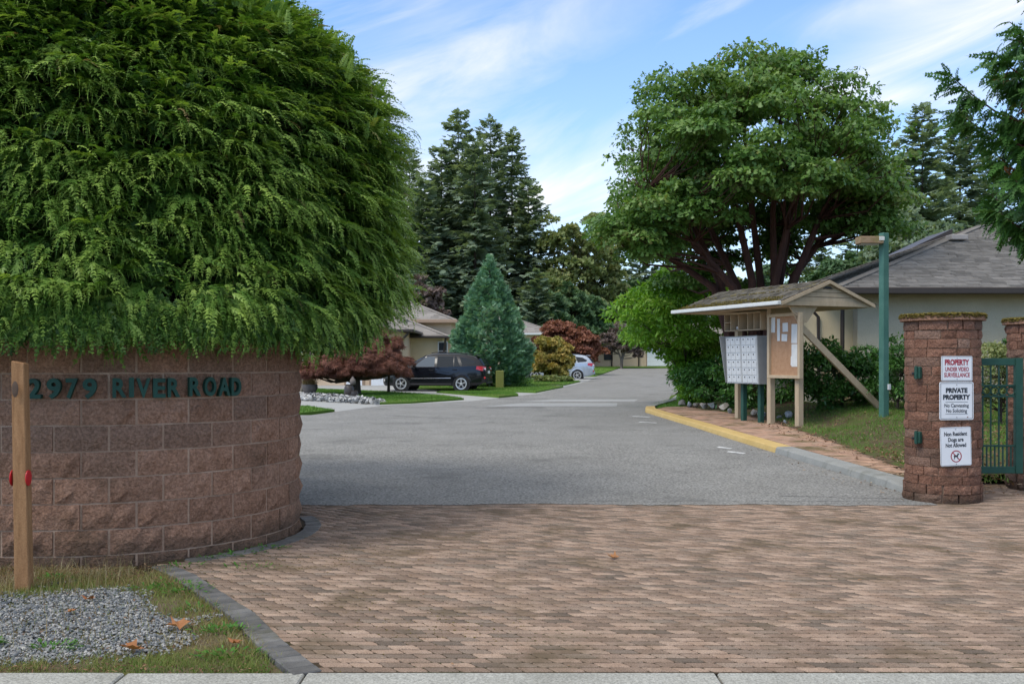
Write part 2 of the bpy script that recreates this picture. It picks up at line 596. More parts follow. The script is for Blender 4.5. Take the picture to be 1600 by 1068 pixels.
m_spruce = leafmat('blue_cypress', [(0.0, (0.06, 0.15, 0.085)), (0.6, (0.16, 0.31, 0.18)), (0.93, (0.32, 0.48, 0.31)), (1.0, (0.15, 0.11, 0.06))], 0.6, 0.15)
m_olive = leafmat('olive_leaf', [(0.0, (0.13, 0.17, 0.06)), (0.6, (0.23, 0.28, 0.10)), (1.0, (0.34, 0.33, 0.14))], 0.6, 0.25)  # lightened too, haze on the far trees put into the colour
m_dark = leafmat('dark_leaf', [(0.0, (0.05, 0.095, 0.045)), (0.6, (0.09, 0.165, 0.07)), (1.0, (0.145, 0.22, 0.085))], 0.6, 0.2)  # also lightened in colour for the haze on far trees
m_red = leafmat('red_maple_leaf', [(0.0, (0.12, 0.045, 0.03)), (0.6, (0.24, 0.09, 0.055)), (1.0, (0.36, 0.16, 0.09))], 0.6, 0.2)
m_brown = leafmat('bronze_maple_leaf', [(0.0, (0.09, 0.032, 0.022)), (0.6, (0.17, 0.065, 0.042)), (1.0, (0.27, 0.11, 0.07))], 0.6, 0.2)
m_gold = leafmat('golden_leaf', [(0.0, (0.13, 0.17, 0.045)), (0.5, (0.33, 0.28, 0.07)), (1.0, (0.54, 0.37, 0.11))], 0.6, 0.25)
m_purple = leafmat('purple_grey_leaf', [(0.0, (0.10, 0.07, 0.065)), (0.6, (0.18, 0.13, 0.115)), (1.0, (0.26, 0.19, 0.16))], 0.7, 0.2)
m_straw = leafmat('straw_leaf', [(0.0, (0.2, 0.13, 0.05)), (1.0, (0.42, 0.3, 0.14))], 0.8, 0.2)
m_bark = pmat('paperbark', (0.045, 0.019, 0.013), (0.09, 0.036, 0.024), 7, 0.75, 0.7, 30, 0.02, stretch=(1, 1, 0.3))
m_greybark = pmat('grey_bark', (0.16, 0.13, 0.10), (0.24, 0.2, 0.16), 6, 0.9, 0.7, 30, 0.02, stretch=(1, 1, 0.3))
m_darkbark = pmat('dark_bark', (0.05, 0.038, 0.028), (0.085, 0.065, 0.05), 6, 0.9, 0.7, 20, 0.03, stretch=(1, 1, 0.3))
m_post = pmat('weathered_post', (0.25, 0.13, 0.06), (0.37, 0.205, 0.10), 8, 0.85, 0.35, 60, 0.004, stretch=(6, 6, 0.6), grain=0.15, dirt=(0.15, 0.085, 0.045), dscale=3, dlo=0.55, dhi=0.75, damt=0.6, spec=0.15)
m_tan = pmat('tan_painted_timber', (0.43, 0.33, 0.215), (0.51, 0.40, 0.27), 3, 0.75, 0.2, 60, 0.003, stretch=(3, 3, 0.8), grain=0.08, dirt=(0.22, 0.17, 0.11), dscale=2.2, dlo=0.58, dhi=0.8, damt=0.5)
m_white = flat('white_gutter', (0.66, 0.66, 0.63), 0.5)
m_kshingle = pmat('kiosk_shingle', (0.10, 0.09, 0.075), (0.17, 0.15, 0.12), 5, 0.95, 0.5, 90, 0.006, var='attr', var_amt=0.3, dirt=(0.2, 0.16, 0.05), dscale=2.5, dlo=0.54, dhi=0.68, damt=0.7, grain=0.3, spec=0.1)
m_shingle = pmat('roof_shingle', (0.15, 0.14, 0.128), (0.21, 0.195, 0.178), 1.3, 0.95, 0.4, 70, 0.008, var='attr', var_amt=0.22, grain=0.2, spec=0.1)
m_shingle2 = pmat('far_roof_shingle', (0.24, 0.215, 0.19), (0.30, 0.27, 0.24), 1.3, 0.95, 0.4, 50, 0.01, var='attr', var_amt=0.15, grain=0.2, spec=0.1)
m_stucco = pmat('beige_stucco', (0.47, 0.42, 0.31), (0.54, 0.485, 0.365), 1.2, 0.95, 0.7, 45, 0.02, grain=0.12, spec=0.1)
m_cream = pmat('cream_stucco', (0.62, 0.5, 0.31), (0.68, 0.56, 0.36), 1.2, 0.95, 0.4, 30, 0.02, grain=0.06, spec=0.1)
m_peach = pmat('peach_stucco', (0.62, 0.46, 0.31), (0.68, 0.52, 0.37), 1.2, 0.95, 0.4, 30, 0.02, grain=0.06, spec=0.1)
m_brownmetal = flat('brown_metal', (0.045, 0.034, 0.028), 0.45)
m_fascia = flat('tan_fascia', (0.36, 0.25, 0.17), 0.6)
m_garage = flat('white_garage_panel', (0.78, 0.79, 0.80), 0.5)
m_green = pmat('green_paint', (0.016, 0.062, 0.044), (0.026, 0.085, 0.062), 5, 0.5, 0.1, 60, 0.003, grain=0.06, dirt=(0.03, 0.07, 0.06), dscale=3, dlo=0.55, dhi=0.8, damt=0.5)
m_lgreen = pmat('teal_lamp_post', (0.052, 0.145, 0.112), (0.078, 0.185, 0.145), 4, 0.6, 0.1, 60, 0.003, grain=0.06, dirt=(0.04, 0.11, 0.095), dscale=2.2, dlo=0.5, dhi=0.8, damt=0.5)
m_letter = pmat('green_letters', (0.01, 0.055, 0.038), (0.018, 0.078, 0.055), 9, 0.5, 0.1, 60, 0.003, dirt=(0.02, 0.035, 0.03), dscale=5, dlo=0.52, dhi=0.75, damt=0.6)
m_sign = pmat('sign_plate', (0.72, 0.73, 0.74), (0.78, 0.79, 0.80), 4, 0.45, 0.03, 60, 0.002, dirt=(0.58, 0.58, 0.56), dscale=6, dlo=0.55, dhi=0.8, damt=0.4)
m_redprint = flat('red_print', (0.36, 0.03, 0.05), 0.5)
m_blkprint = flat('dark_print', (0.035, 0.04, 0.05), 0.5)
m_boxgrey = flat('mailbox_door_grey', (0.58, 0.59, 0.59), 0.4, spec=0.4)
m_boxside = flat('mailbox_side_grey', (0.27, 0.275, 0.27), 0.5)
m_cork = pmat('cork_board', (0.36, 0.2, 0.11), (0.44, 0.26, 0.15), 12, 0.9, 0.2, 120, 0.003, grain=0.15)
m_paper = flat('paper', (0.68, 0.67, 0.63), 0.8)
m_darkwood = flat('dark_wood', (0.09, 0.055, 0.035), 0.7)
m_lampbox = pmat('lamp_box', (0.26, 0.17, 0.10), (0.36, 0.25, 0.16), 9, 0.7, 0.2, 60, 0.003, dirt=(0.2, 0.17, 0.05), dscale=6, dlo=0.5, dhi=0.65, damt=0.6)
m_lens = flat('lamp_lens', (0.55, 0.55, 0.5), 0.3)
m_stone = pmat('bed_stone', (0.22, 0.195, 0.165), (0.36, 0.325, 0.28), 5, 0.9, 0.6, 40, 0.02, var='obj', var_amt=0.25, alt=(0.38, 0.42, 0.46), grain=0.2, spec=0.2)
m_pot = pmat('dark_glazed_pot', (0.035, 0.03, 0.028), (0.075, 0.062, 0.055), 6, 0.4, 0.1, 40, 0.004)
m_potgrey = pmat('grey_planter', (0.12, 0.10, 0.09), (0.2, 0.17, 0.15), 6, 0.8, 0.2, 40, 0.004)
m_carblack = flat('black_car_paint', (0.005, 0.006, 0.009), 0.22, spec=0.35, coat=0.35)
m_carsilver = flat('silver_car_paint', (0.42, 0.47, 0.53), 0.25, metallic=0.3, coat=1.0)
m_plastic = flat('black_plastic', (0.02, 0.02, 0.022), 0.6)
m_tyre = flat('tyre_rubber', (0.018, 0.018, 0.018), 0.85)
m_rim = flat('alloy_rim', (0.62, 0.63, 0.64), 0.3, metallic=0.7)
m_chrome = flat('bright_trim', (0.5, 0.5, 0.5), 0.25, metallic=0.9)
m_glass = glassmat('dark_car_glass')
m_glass2 = glassmat('pale_car_glass', (0.12, 0.14, 0.16))
m_wglass = glassmat('window_glass', (0.05, 0.055, 0.06))
m_redlamp = flat('red_lamp', (0.5, 0.02, 0.025), 0.2, coat=1.0)
m_clearlamp = flat('clear_lamp', (0.75, 0.75, 0.75), 0.15, coat=1.0)
m_redref = flat('red_reflector', (0.5, 0.015, 0.02), 0.35)
m_vent = flat('roof_vent_metal', (0.36, 0.33, 0.31), 0.6)
m_skylight = flat('skylight', (0.2, 0.25, 0.24), 0.3)
m_fallen = leafmat('fallen_leaf', [(0.0, (0.3, 0.105, 0.04)), (1.0, (0.4, 0.19, 0.08))], 0.8, 0.15)
m_utility = flat('olive_box', (0.18, 0.19, 0.045), 0.7)


# ------------------------------------------------------------------ ground sheets
def sheet(name, pts, dz, mat, kind='structure', skirt=0.0, parent=None, zf=zr, step=4.0, hump=0.0):
    """flat polygon laid on the road slope, cut across so that it follows the slope; skirt drops its edge"""
    bm = bmesh.new()
    vs = [bm.verts.new((p[0], p[1], 0)) for p in pts]
    f = bm.faces.new(vs)
    if f.normal.z < 0 or sum(pts[i][0] * pts[(i + 1) % len(pts)][1] - pts[(i + 1) % len(pts)][0] * pts[i][1] for i in range(len(pts))) < 0:
        f.normal_flip()
    bmesh.ops.triangulate(bm, faces=bm.faces[:])
    ys = [p[1] for p in pts]
    xs = [p[0] for p in pts]
    y = math.floor(min(ys) / step) * step + step
    while y < max(ys):
        bmesh.ops.bisect_plane(bm, geom=bm.verts[:] + bm.edges[:] + bm.faces[:], plane_co=(0, y, 0), plane_no=(0, 1, 0))
        y += step
    if zf is not zr:
        x = math.floor(min(xs) / step) * step + step
        while x < max(xs):
            bmesh.ops.bisect_plane(bm, geom=bm.verts[:] + bm.edges[:] + bm.faces[:], plane_co=(x, 0, 0), plane_no=(1, 0, 0))
            x += step
    for v in bm.verts:
        v.co.z = (zf(v.co.y) if zf is zr else zf(v.co.x, v.co.y)) + dz
    if skirt:
        r = bmesh.ops.extrude_edge_only(bm, edges=[e for e in bm.edges if e.is_boundary])
        for v in r['geom']:
            if isinstance(v, bmesh.types.BMVert):
                v.co.z -= skirt
    bmesh.ops.recalc_face_normals(bm, faces=bm.faces)
    me = bpy.data.meshes.new(name)
    bm.to_mesh(me)
    bm.free()
    up = sum(p.normal.z * p.area for p in me.polygons)
    if up < 0:
        me.flip_normals()
    return link(name, me, mat, parent, kind=kind)


def in_poly(x, y, pts):
    c = np.zeros(len(x), bool)
    n = len(pts)
    for i in range(n):
        x1, y1 = pts[i]
        x2, y2 = pts[(i + 1) % n]
        cond = ((y1 > y) != (y2 > y)) & (x < (x2 - x1) * (y - y1) / (y2 - y1 + 1e-12) + x1)
        c ^= cond
    return c


def rand_in(pts, n, g=rng):
    p = np.array(pts)
    lo, hi = p.min(0), p.max(0)
    out = []
    tot = 0
    while tot < n:
        q = lo + (hi - lo) * g.random((n * 2, 2))
        q = q[in_poly(q[:, 0], q[:, 1], pts)]
        out.append(q)
        tot += len(q)
    return np.concatenate(out)[:n]


def blades(name, P, h, w, mat, var, parent=None, lean=0.35, kind='stuff', bend=True):
    """grass blades: two-triangle bent slivers at points P (N,3)"""
    N = len(P)
    a = rng.random(N) * 2 * pi
    ln = rng.normal(0, lean, (N, 2)) * h[:, None]
    s = np.stack([np.cos(a), np.sin(a), np.zeros(N)], 1) * (w[:, None] / 2)
    mid = P + np.stack([ln[:, 0] * 0.35, ln[:, 1] * 0.35, h * 0.6], 1)
    tip = P + np.stack([ln[:, 0], ln[:, 1], h * 0.97], 1)
    V = np.stack([P - s, P + s, mid + s * 0.6, mid - s * 0.6, tip], 1).reshape(-1, 3)
    if not bend:
        V = np.stack([P - s, P + s, tip], 1).reshape(-1, 3)
        return mk(name, V, np.arange(3 * N).reshape(-1, 3), mat, parent, var=var, kind=kind)
    b = (np.arange(N) * 5)[:, None]
    T = np.concatenate([b + np.array([[0, 1, 2]]), b + np.array([[0, 2, 3]]), b + np.array([[3, 2, 4]])], 0)
    return mk(name, V, T, mat, parent, var=np.tile(var, 3), kind=kind)


# terrain to the horizon
gx = np.concatenate([np.linspace(-600, -60, 8), np.linspace(-50, 50, 21), np.linspace(60, 600, 8)])
gy = np.concatenate([np.linspace(-300, -10, 6), np.linspace(-4, 130, 60), np.linspace(140, 900, 8)])
GX, GY = np.meshgrid(gx, gy)
GZ = zrv(GY) - 0.08
nx, ny = len(gx), len(gy)
ii = np.arange(nx * ny).reshape(ny, nx)
q = np.stack([ii[:-1, :-1], ii[:-1, 1:], ii[1:, 1:], ii[1:, :-1]], -1).reshape(-1, 4)
mk('terrain', np.stack([GX, GY, GZ], -1).reshape(-1, 3), q, m_earth, kind='structure')

# public road behind the camera and the sidewalk in front of it
sheet('public_road', [(-40, -8), (40, -8), (40, 3.2), (-40, 3.2)], -0.05, m_asphalt)
sw = bpy.data.objects.new('sidewalk', None)
sw['kind'] = 'structure'
COL.objects.link(sw)
jx = [-7.0, -5.1, -3.4, -1.93, -1.03, 1.02, 2.9, 4.7, 6.5]
mb = MB().box((-0.25, 4.14, -0.07), (13.4, 1.6, 0.06))
mb.build('sidewalk_bed', m_tar, sw)
for i in range(len(jx) - 1):
    a, b = jx[i] + 0.006, jx[i + 1] - 0.006
    MB().box(((a + b) / 2, 4.16, -0.05 + rnd.uniform(-.002, .002)), (b - a, 1.64, 0.11), ch=0.008).build('sidewalk_slab', m_conc, sw)

# asphalt drive
asph = [(-16, 10.86)] + [(-2.2 + 6.8 * i / 70, 10.84 + .08 * math.sin(i * .05) + .12 * (float(vnoise(i * .3, 7, 1.0, 19)) - .5) + rnd.gauss(0, .02)) for i in range(70)] + [(4.64, 10.84), (4.66, 11.8), (4.5, 17.1), (4.26, 23), (3.86, 29), (4.2, 31), (5.35, 34.6), (7.2, 43.3), (9.7, 57),
        (15.3, 91), (17, 100), (12, 100), (10.6, 98.9), (7.2, 78), (4.2, 57.4), (1.0, 41.4), (-1.5, 35.3), (-4.3, 32.4), (-5.6, 27.7), (-16, 27.2)]
sheet('asphalt_road', asph, 0.004, m_asphalt)
for i, (a, b, c, d) in enumerate([(X(760, 34), X(965, 34), 32.0, 34.0), (X(815, 36), X(1000, 36), 35.0, 36.6)]):
    sheet('asphalt_patch', [(a, c), (b * 0.93, c), (b, d), (a + 1.2, d)], 0.008, m_patch)


def ribbon(name, pts, w, dz, mat, parent=None, kind='structure'):
    V, Fs = [], []
    for i, p in enumerate(pts):
        a, b = Vector(pts[max(i - 1, 0)]), Vector(pts[min(i + 1, len(pts) - 1)])
        d = (b - a).normalized()
        n = Vector((-d.y, d.x)) * (w * (0.6 + 0.8 * rnd.random()) / 2)
        for s in (-1, 1):
            V.append((p[0] + n.x * s, p[1] + n.y * s, zr(p[1]) + dz))
    for i in range(len(pts) - 1):
        Fs.append([2 * i + 1, 2 * i, 2 * i + 2, 2 * i + 3])
    return mk(name, V, Fs, mat, parent, kind=kind)


def wobble(x0, y0, x1, y1, n, amp):
    return [(x0 + (x1 - x0) * t / n, y0 + (y1 - y0) * t / n + rnd.gauss(0, amp)) for t in range(n + 1)]


ribbon('tar_seam', [(-1.8 + 6.2 * i / 60, 11.12 + .09 * (float(vnoise(i * .35, 0, 1.0, 17)) - .5) + rnd.gauss(0, .012)) for i in range(16, 61)], 0.012, 0.008, m_tar)
ribbon('tar_seam', [(3.1 + 1.4 * i / 20, 11.55 - .012 * i + .1 * (float(vnoise(i * .4, 3, 1.0, 18)) - .5)) for i in range(21)], 0.014, 0.008, m_tar)
ribbon('tar_seam', wobble(-2.6, 15.6, -0.9, 15.2, 16, 0.05), 0.014, 0.008, m_tar)
ribbon('tar_seam', wobble(-3.5, 31.3, 1.0, 31.6, 12, 0.08), 0.05, 0.009, m_tar)
ribbon('tar_seam', wobble(-0.5, 36.9, 5.4, 37.4, 12, 0.1), 0.07, 0.009, m_tar)
ribbon('tar_seam', wobble(2.3, 40.5, 6.7, 41.5, 12, 0.1), 0.05, 0.009, m_tar)
ribbon('tar_seam', [(9.5, 58), (9.3, 54), (9.0, 50), (8.0, 46)], 0.08, 0.009, m_tar)
for (a, b, yy) in ((986, 1010, 27.2), (996, 1020, 25.0), (1118, 1132, 18.2), (1133, 1152, 17.3)):
    sheet('road_marking', [(X(a, yy), yy - .12), (X(b, yy), yy - .45), (X(b, yy) + .08, yy - .3), (X(a, yy) + .08, yy + .08)], 0.009, m_wpaint)

# ------------------------------------------------------------------ left: gravel bed, border course and paving
ARC = (-3.6, 9.2)
RW = 1.6
bordA = [(-1.02, 4.98), (-1.33, 5.5), (-1.66, 6.14), (-2.04, 6.72), (-2.38, 7.25), (-2.66, 7.58)]
bordB = [(ARC[0] + (RW + 0.13) * math.sin(R(a)), ARC[1] - (RW + 0.17) * math.cos(R(a))) for a in range(38, 128, 9)]


def pave_left(y):
    ys = [p[1] for p in bordA]
    xs = [p[0] for p in bordA]
    xa = np.interp(y, ys, xs)
    dx = RW + 0.2
    t = np.clip((ARC[1] - y) / dx, -1, 1)
    xb = ARC[0] + dx * np.sqrt(1 - t * t)
    return np.where(y < 7.62, xa + 0.1, xb)


pave = bpy.data.objects.new('brick_paving', None)
pave['kind'] = 'structure'
COL.objects.link(pave)
sheet('joint_bed', [(-1.0, 4.985), (9.5, 4.985), (9.5, 13.0), (4.75, 13.0), (4.62, 10.95), (-2.6, 10.95), (-1.9, 9.2), (-2.3, 8.3), (-2.9, 7.62), (-2.3, 7.15), (-1.66, 6.1)], -0.0032, m_joint, parent=pave)

# interlocking paver: row runs along x, ends step back diagonally
PL, PH = 0.158, 0.079
_l, _h, _s, _c = PL / 2, PH / 2, .021, .010
out = np.array([(-_l - _s + .004, _h - _c), (-_l - .004, .004), (-_l + _s - .002, -_h + _c), (-_l + _s + _c, -_h), (-.018, -_h - .0025), (.0, -_h + .004), (_l * .7, -_h + .0015), (_l + _s - _c * .5, -_h),
                (_l + _s - .004, -_h + _c), (_l + .004, -.004), (_l - _s + .002, _h - _c), (_l - _s - _c, _h), (.018, _h + .0025), (.0, _h - .004), (-_l * .7, _h - .0015), (-_l - _s + _c * .5, _h)])
no = len(out)


def paver_mesh(depth, jit, g):
    o = out * np.array([.955, .875]) + g.normal(0, jit, out.shape)
    inn = o * np.array([0.955, 0.9])
    top = np.column_stack([inn, np.full(no, 0.0)])
    rim = np.column_stack([o, np.full(no, -0.0045)])
    bot = np.column_stack([o, np.full(no, -depth)])
    V = np.concatenate([top, rim, bot])
    Fs = [list(range(no))]
    for r in (0, 1):
        for i in range(no):
            j = (i + 1) % no
            Fs.append([r * no + i, (r + 1) * no + i, (r + 1) * no + j, r * no + j])
    return V, Fs


pvm = []
for k in range(5):
    V, Fs = paver_mesh(0.022, 0.0012, np.random.default_rng(k))
    me = bpy.data.meshes.new('paver')
    me.from_pydata(V.tolist(), [], Fs)
    me.materials.append(m_paver)
    pvm.append(me)
cells = []
row = 0
y = 5.045
while y < 12.85:
    off = (row * PL * .5) % PL
    x = -3.2 + off
    while x < 0.62 * y + 0.9:
        lim = float(pave_left(y))
        if x + 0.06 > lim and x < 9.3 and (y < 10.98 or x > 4.85):
            cells.append((x, y))
        x += PL
    y += PH
    row += 1
cells = np.array(cells)
vis = np.abs(cells[:, 0]) < 0.515 * cells[:, 1]
order = np.argsort(np.where(vis, cells[:, 1] + 0.001 * np.abs(cells[:, 0]), 99))
single = set(order[:300].tolist())
for i in order[:300]:
    o = bpy.data.objects.new('paver', pvm[rnd.randrange(5)])
    o.location = (cells[i, 0], cells[i, 1], abs(rnd.gauss(0, 0.0009)))
    o.rotation_euler = (rnd.gauss(0, .004), rnd.gauss(0, .003), rnd.gauss(0, .006))
    o.parent = pave
    COL.objects.link(o)
rest = np.array([i for i in range(len(cells)) if i not in single])
V, Fs = paver_mesh(0.022, 0.0, np.random.default_rng(0))
tri = [[0, i, i + 1] for i in range(1, no - 1)]
quads = [f for f in Fs[1:1 + no]]
t2 = tri + [[f[0], f[1], f[2]] for f in quads] + [[f[0], f[2], f[3]] for f in quads]
P = np.column_stack([cells[rest], np.abs(rng.normal(0, .0009, len(rest))) + zrv(cells[rest, 1]) * .8])
an = rng.normal(0, .006, len(rest))
rot = np.zeros((len(rest), 3, 3))
rot[:, 0, 0] = rot[:, 1, 1] = np.cos(an)
rot[:, 0, 1], rot[:, 1, 0] = -np.sin(an), np.sin(an)
rot[:, 2, 2] = 1
rot[:, 2, 0] = rng.normal(0, .003, len(rest))
rot[:, 2, 1] = rng.normal(0, .004, len(rest))
V2, F2, v2 = scatter(V[:2 * no], t2, P, rot, np.ones(len(rest)), rng.random(len(rest)))
mk('paver_field', V2, F2, m_pavers, pave, var=v2, kind='stuff')

N = 9000
q = np.concatenate([np.column_stack([rng.uniform(-1.9, 4.7, 3200), 10.86 + rng.normal(0, .05, 3200)]), rand_in([(-1.9, 9.0), (1.5, 10.2), (2.5, 10.9), (-1.9, 10.9)], 2600),
                    rand_in([(4.0, 10.3), (8.0, 10.3), (8.0, 12.8), (5.2, 12.8), (4.0, 10.9)], 4200), rand_in([(-2.5, 7.3), (-1.2, 7.6), (-1.0, 9.4), (-1.8, 9.4)], 2200), rand_in([(-2.4, 7.2), (-1.1, 5.0), (.3, 5.0), (-.3, 7.6), (0, 9.5), (-1.7, 9.6)], 3800)])
keep = vnoise(q[:, 0], q[:, 1], 1.7, 140) + .35 * vnoise(q[:, 0], q[:, 1], 6, 141) > .66
q = q[keep]
N = len(q)
mic = np.array([(0, 0, 1), (1, 0, 0), (.31, .95, 0), (-.81, .59, 0), (-.81, -.59, 0), (.31, -.95, 0)])
mif = np.array([(0, 1, 2), (0, 2, 3), (0, 3, 4), (0, 4, 5), (0, 5, 1)])
a_ = rng.random(N) * 6.28
rt = np.tile(np.eye(3), (N, 1, 1))
rt[:, 0, 0] = rt[:, 1, 1] = np.cos(a_)
rt[:, 0, 1], rt[:, 1, 0] = -np.sin(a_), np.sin(a_)
V2, F2, v2 = scatter(mic, mif, np.column_stack([q, np.full(N, -.002)]), rt, np.stack([rng.uniform(.004, .016, N), rng.uniform(.003, .007, N), rng.uniform(.002, .006, N)], 1), rng.random(N) * .8)
mk('joint_moss', V2, F2, m_moss, pave, var=v2, kind='stuff')

# grey soldier course that edges the paving
bc = bpy.data.objects.new('border_course', None)
bc['kind'] = 'structure'
COL.objects.link(bc)
bme = MB().box((0, 0, 0), (0.096, 0.15, 0.05), ch=0.006).build('border_paver', m_border, bc)
bmesh_ = bme.data
first = True
for path in (bordA, bordB):
    pts = [Vector((p[0], p[1], 0)) for p in path]
    s, seg = 0.05, 0
    acc = 0
    Ls = [(pts[i + 1] - pts[i]).length for i in range(len(pts) - 1)]
    tot = sum(Ls)
    while s < tot:
        t = s
        i = 0
        while i < len(Ls) - 1 and t > Ls[i]:
            t -= Ls[i]
            i += 1
        d = (pts[i + 1] - pts[i]) / Ls[i]
        p = pts[i] + d * t
        o = bme if first else bme.copy()
        if not first:
            COL.objects.link(o)
        first = False
        o.location = (p.x, p.y, -0.017 + rnd.gauss(0, .0012))
        o.rotation_euler = (rnd.gauss(0, .01), rnd.gauss(0, .01), math.atan2(d.y, d.x) + rnd.gauss(0, .02))
        s += 0.104

# gravel bed between sidewalk and wall
bed = [(-8, 4.985), (-1.12, 4.985), (-1.43, 5.5), (-1.76, 6.14), (-2.14, 6.72), (-2.48, 7.25), (-2.72, 7.62), (-3.2, 7.8), (-8, 7.8)]
sheet('gravel_bed', bed, -0.02, m_soil)


def gravelness(x, y):
    px = 800 + x / y * F
    py = HOR + H * F / y
    e = ((px - 40) / 290) ** 2 + ((py - 972) / 62) ** 2
    n = vnoise(x, y, 2.2, 3) * 0.7 + vnoise(x, y, 6, 4) * 0.4
    return 1.25 - e * 0.55 - n * 0.75


q = rand_in([(-4.4, 4.99), (-1.15, 4.99), (-1.76, 6.14), (-2.6, 7.4), (-4.4, 7.4)], 34000)
gv = gravelness(q[:, 0], q[:, 1])
gq = q[(gv > 0.28 + rng.random(len(q)) * 0.25)]
ic = np.array([(0, 0, 1), (.894, 0, .447), (.276, .851, .447), (-.724, .526, .447), (-.724, -.526, .447), (.276, -.851, .447), (.724, .526, -.447), (-.276, .851, -.447), (-.894, 0, -.447), (-.276, -.851, -.447), (.724, -.526, -.447)])
icf = np.array([(0, 1, 2), (0, 2, 3), (0, 3, 4), (0, 4, 5), (0, 5, 1), (1, 6, 2), (2, 7, 3), (3, 8, 4), (4, 9, 5), (5, 10, 1)])
N = len(gq)
S = np.stack([rng.uniform(.006, .014, N), rng.uniform(.006, .012, N), rng.uniform(.004, .009, N)], 1) * rng.choice([.65, .9, 1.35], N, p=[.45, .42, .13])[:, None]
V, Fs, v = scatter(ic, icf, np.column_stack([gq, -0.018 + rng.random(N) * .012]), frames(unit(N) * np.array([1, 1, .4]), np.tile([[0, 0, 1.0]], (N, 1))), S, rng.random(N))
mk('gravel', V, Fs, m_gravel, var=v, kind='stuff')

q = rand_in([(-4.6, 4.99), (-1.08, 4.99), (-1.7, 6.14), (-2.6, 7.5), (-4.6, 7.58)], 60000)
gv = gravelness(q[:, 0], q[:, 1])
n2 = vnoise(q[:, 0], q[:, 1], 3.5, 9)
keep = (gv < 0.32 + rng.random(len(q)) * 0.2) & (rng.random(len(q)) < np.where(n2 > .4, .95, .25)) | (rng.random(len(q)) < 0.06)
wq = q[keep]
N = len(wq)
dry = vnoise(wq[:, 0], wq[:, 1], 1.6, 12)
back = wq[:, 1] > 7.0
hh = rng.gamma(3, .0075, N) + .006 + np.where(back, .025 * rng.random(N), 0)
var = np.clip(dry * 0.75 + rng.random(N) * 0.55 - .06 + np.where(back, .25, 0), 0, 1)
blades('weed_grass', np.column_stack([wq, np.full(N, -.02)]), hh, rng.uniform(.002, .005, N), m_weed, var, lean=.6)
# taller straws near the post and through the gravel
q = np.concatenate([rand_in([(-4.2, 6.6), (-2.9, 6.6), (-2.6, 7.5), (-4.2, 7.5)], 500), rand_in([(-4.2, 5.2), (-1.5, 5.2), (-2.2, 6.6), (-4.2, 6.6)], 160)])
N = len(q)
blades('dry_straws', np.column_stack([q, np.full(N, -.02)]), rng.uniform(.06, .2, N), rng.uniform(.002, .004, N), m_weed, rng.uniform(.7, 1, N), lean=.3)
# broad-leaved weeds
lt = np.array([(0, 0, 0), (.35, .16, .06), (.8, .12, .05), (1, 0, 0), (.8, -.12, .05), (.35, -.16, .06)])
lf = np.array([(0, 1, 5), (1, 2, 5), (2, 4, 5), (2, 3, 4)])
cs = [(-1.62, 5.75), (-1.72, 5.8), (-2.2, 6.75), (-2.28, 6.9), (-2.5, 6.85), (-2.35, 7.0), (-3.3, 7.2), (-3.9, 7.1), (-2.0, 6.3), (-2.9, 5.5), (-2.5, 5.45), (-1.5, 5.3),
      (-2.27, 8.0), (-2.2, 8.12), (-2.05, 8.35), (-2.42, 7.9), (-1.98, 7.55), (-2.5, 7.6)]
ps, ds, ups = [], [], []
for c in cs:
    k = rnd.randrange(40, 110)
    r = rnd.uniform(.05, .16)
    a = rng.random(k) * 2 * pi
    d = np.sqrt(rng.random(k)) * r
    ps.append(np.stack([c[0] + np.cos(a) * d * 1.5, c[1] + np.sin(a) * d * .7, -.015 + rng.random(k) * .03], 1))
    ds.append(np.stack([np.cos(a), np.sin(a), rng.uniform(.0, .9, k)], 1))
ps, ds = np.concatenate(ps), np.concatenate(ds)
N = len(ps)
V, Fs, v = scatter(lt, lf, ps, frames(ds, np.tile([[0, 0, 1.0]], (N, 1)) + rng.normal(0, .2, (N, 3))), rng.uniform(.018, .045, N), rng.random(N))
mk('broadleaf_weeds', V, Fs, m_weedleaf, var=v, kind='stuff')
# brown leaf litter along the wall foot
q = np.concatenate([rand_in([(-4.4, 7.15), (-2.7, 7.15), (-2.55, 7.62), (-4.4, 7.62)], 1500), rand_in([(-4.3, 5), (-1.2, 5), (-2.5, 7.2), (-4.3, 7.2)], 350), rand_in([(-4.3, 4.99), (-1.15, 4.99), (-1.2, 5.1), (-4.3, 5.1)], 400)])
N = len(q)
V, Fs, v = scatter(lt, lf, np.column_stack([q, -.012 + rng.random(N) * .03]), frames(unit(N) * np.array([1, 1, .35]), unit(N) + np.array([0, 0, 1.2])), rng.uniform(.012, .035, N), rng.random(N) * .85)
mk('brown_litter', V, Fs, m_litter, var=v, kind='stuff')

q = np.concatenate([rand_in([(5.3, 11.6), (9, 11.6), (9, 12.9), (5.3, 12.9)], 900), rand_in([(-2.2, 5), (5, 5), (6, 12), (-1.6, 10.8)], 130), rand_in([(4.2, 11), (4.65, 11), (4.5, 18), (4.2, 18)], 90)])
N = len(q)
V, Fs, v = scatter(lt, lf, np.column_stack([q, .006 + rng.random(N) * .012]), frames(unit(N) * np.array([1, 1, .2]), unit(N) * .5 + np.array([0, 0, 1.2])), rng.uniform(.015, .05, N) * np.where(q[:, 1] > 11.5, 1.3, .8), rng.random(N))
mk('scattered_litter', V, Fs, m_litter, var=v, kind='stuff')

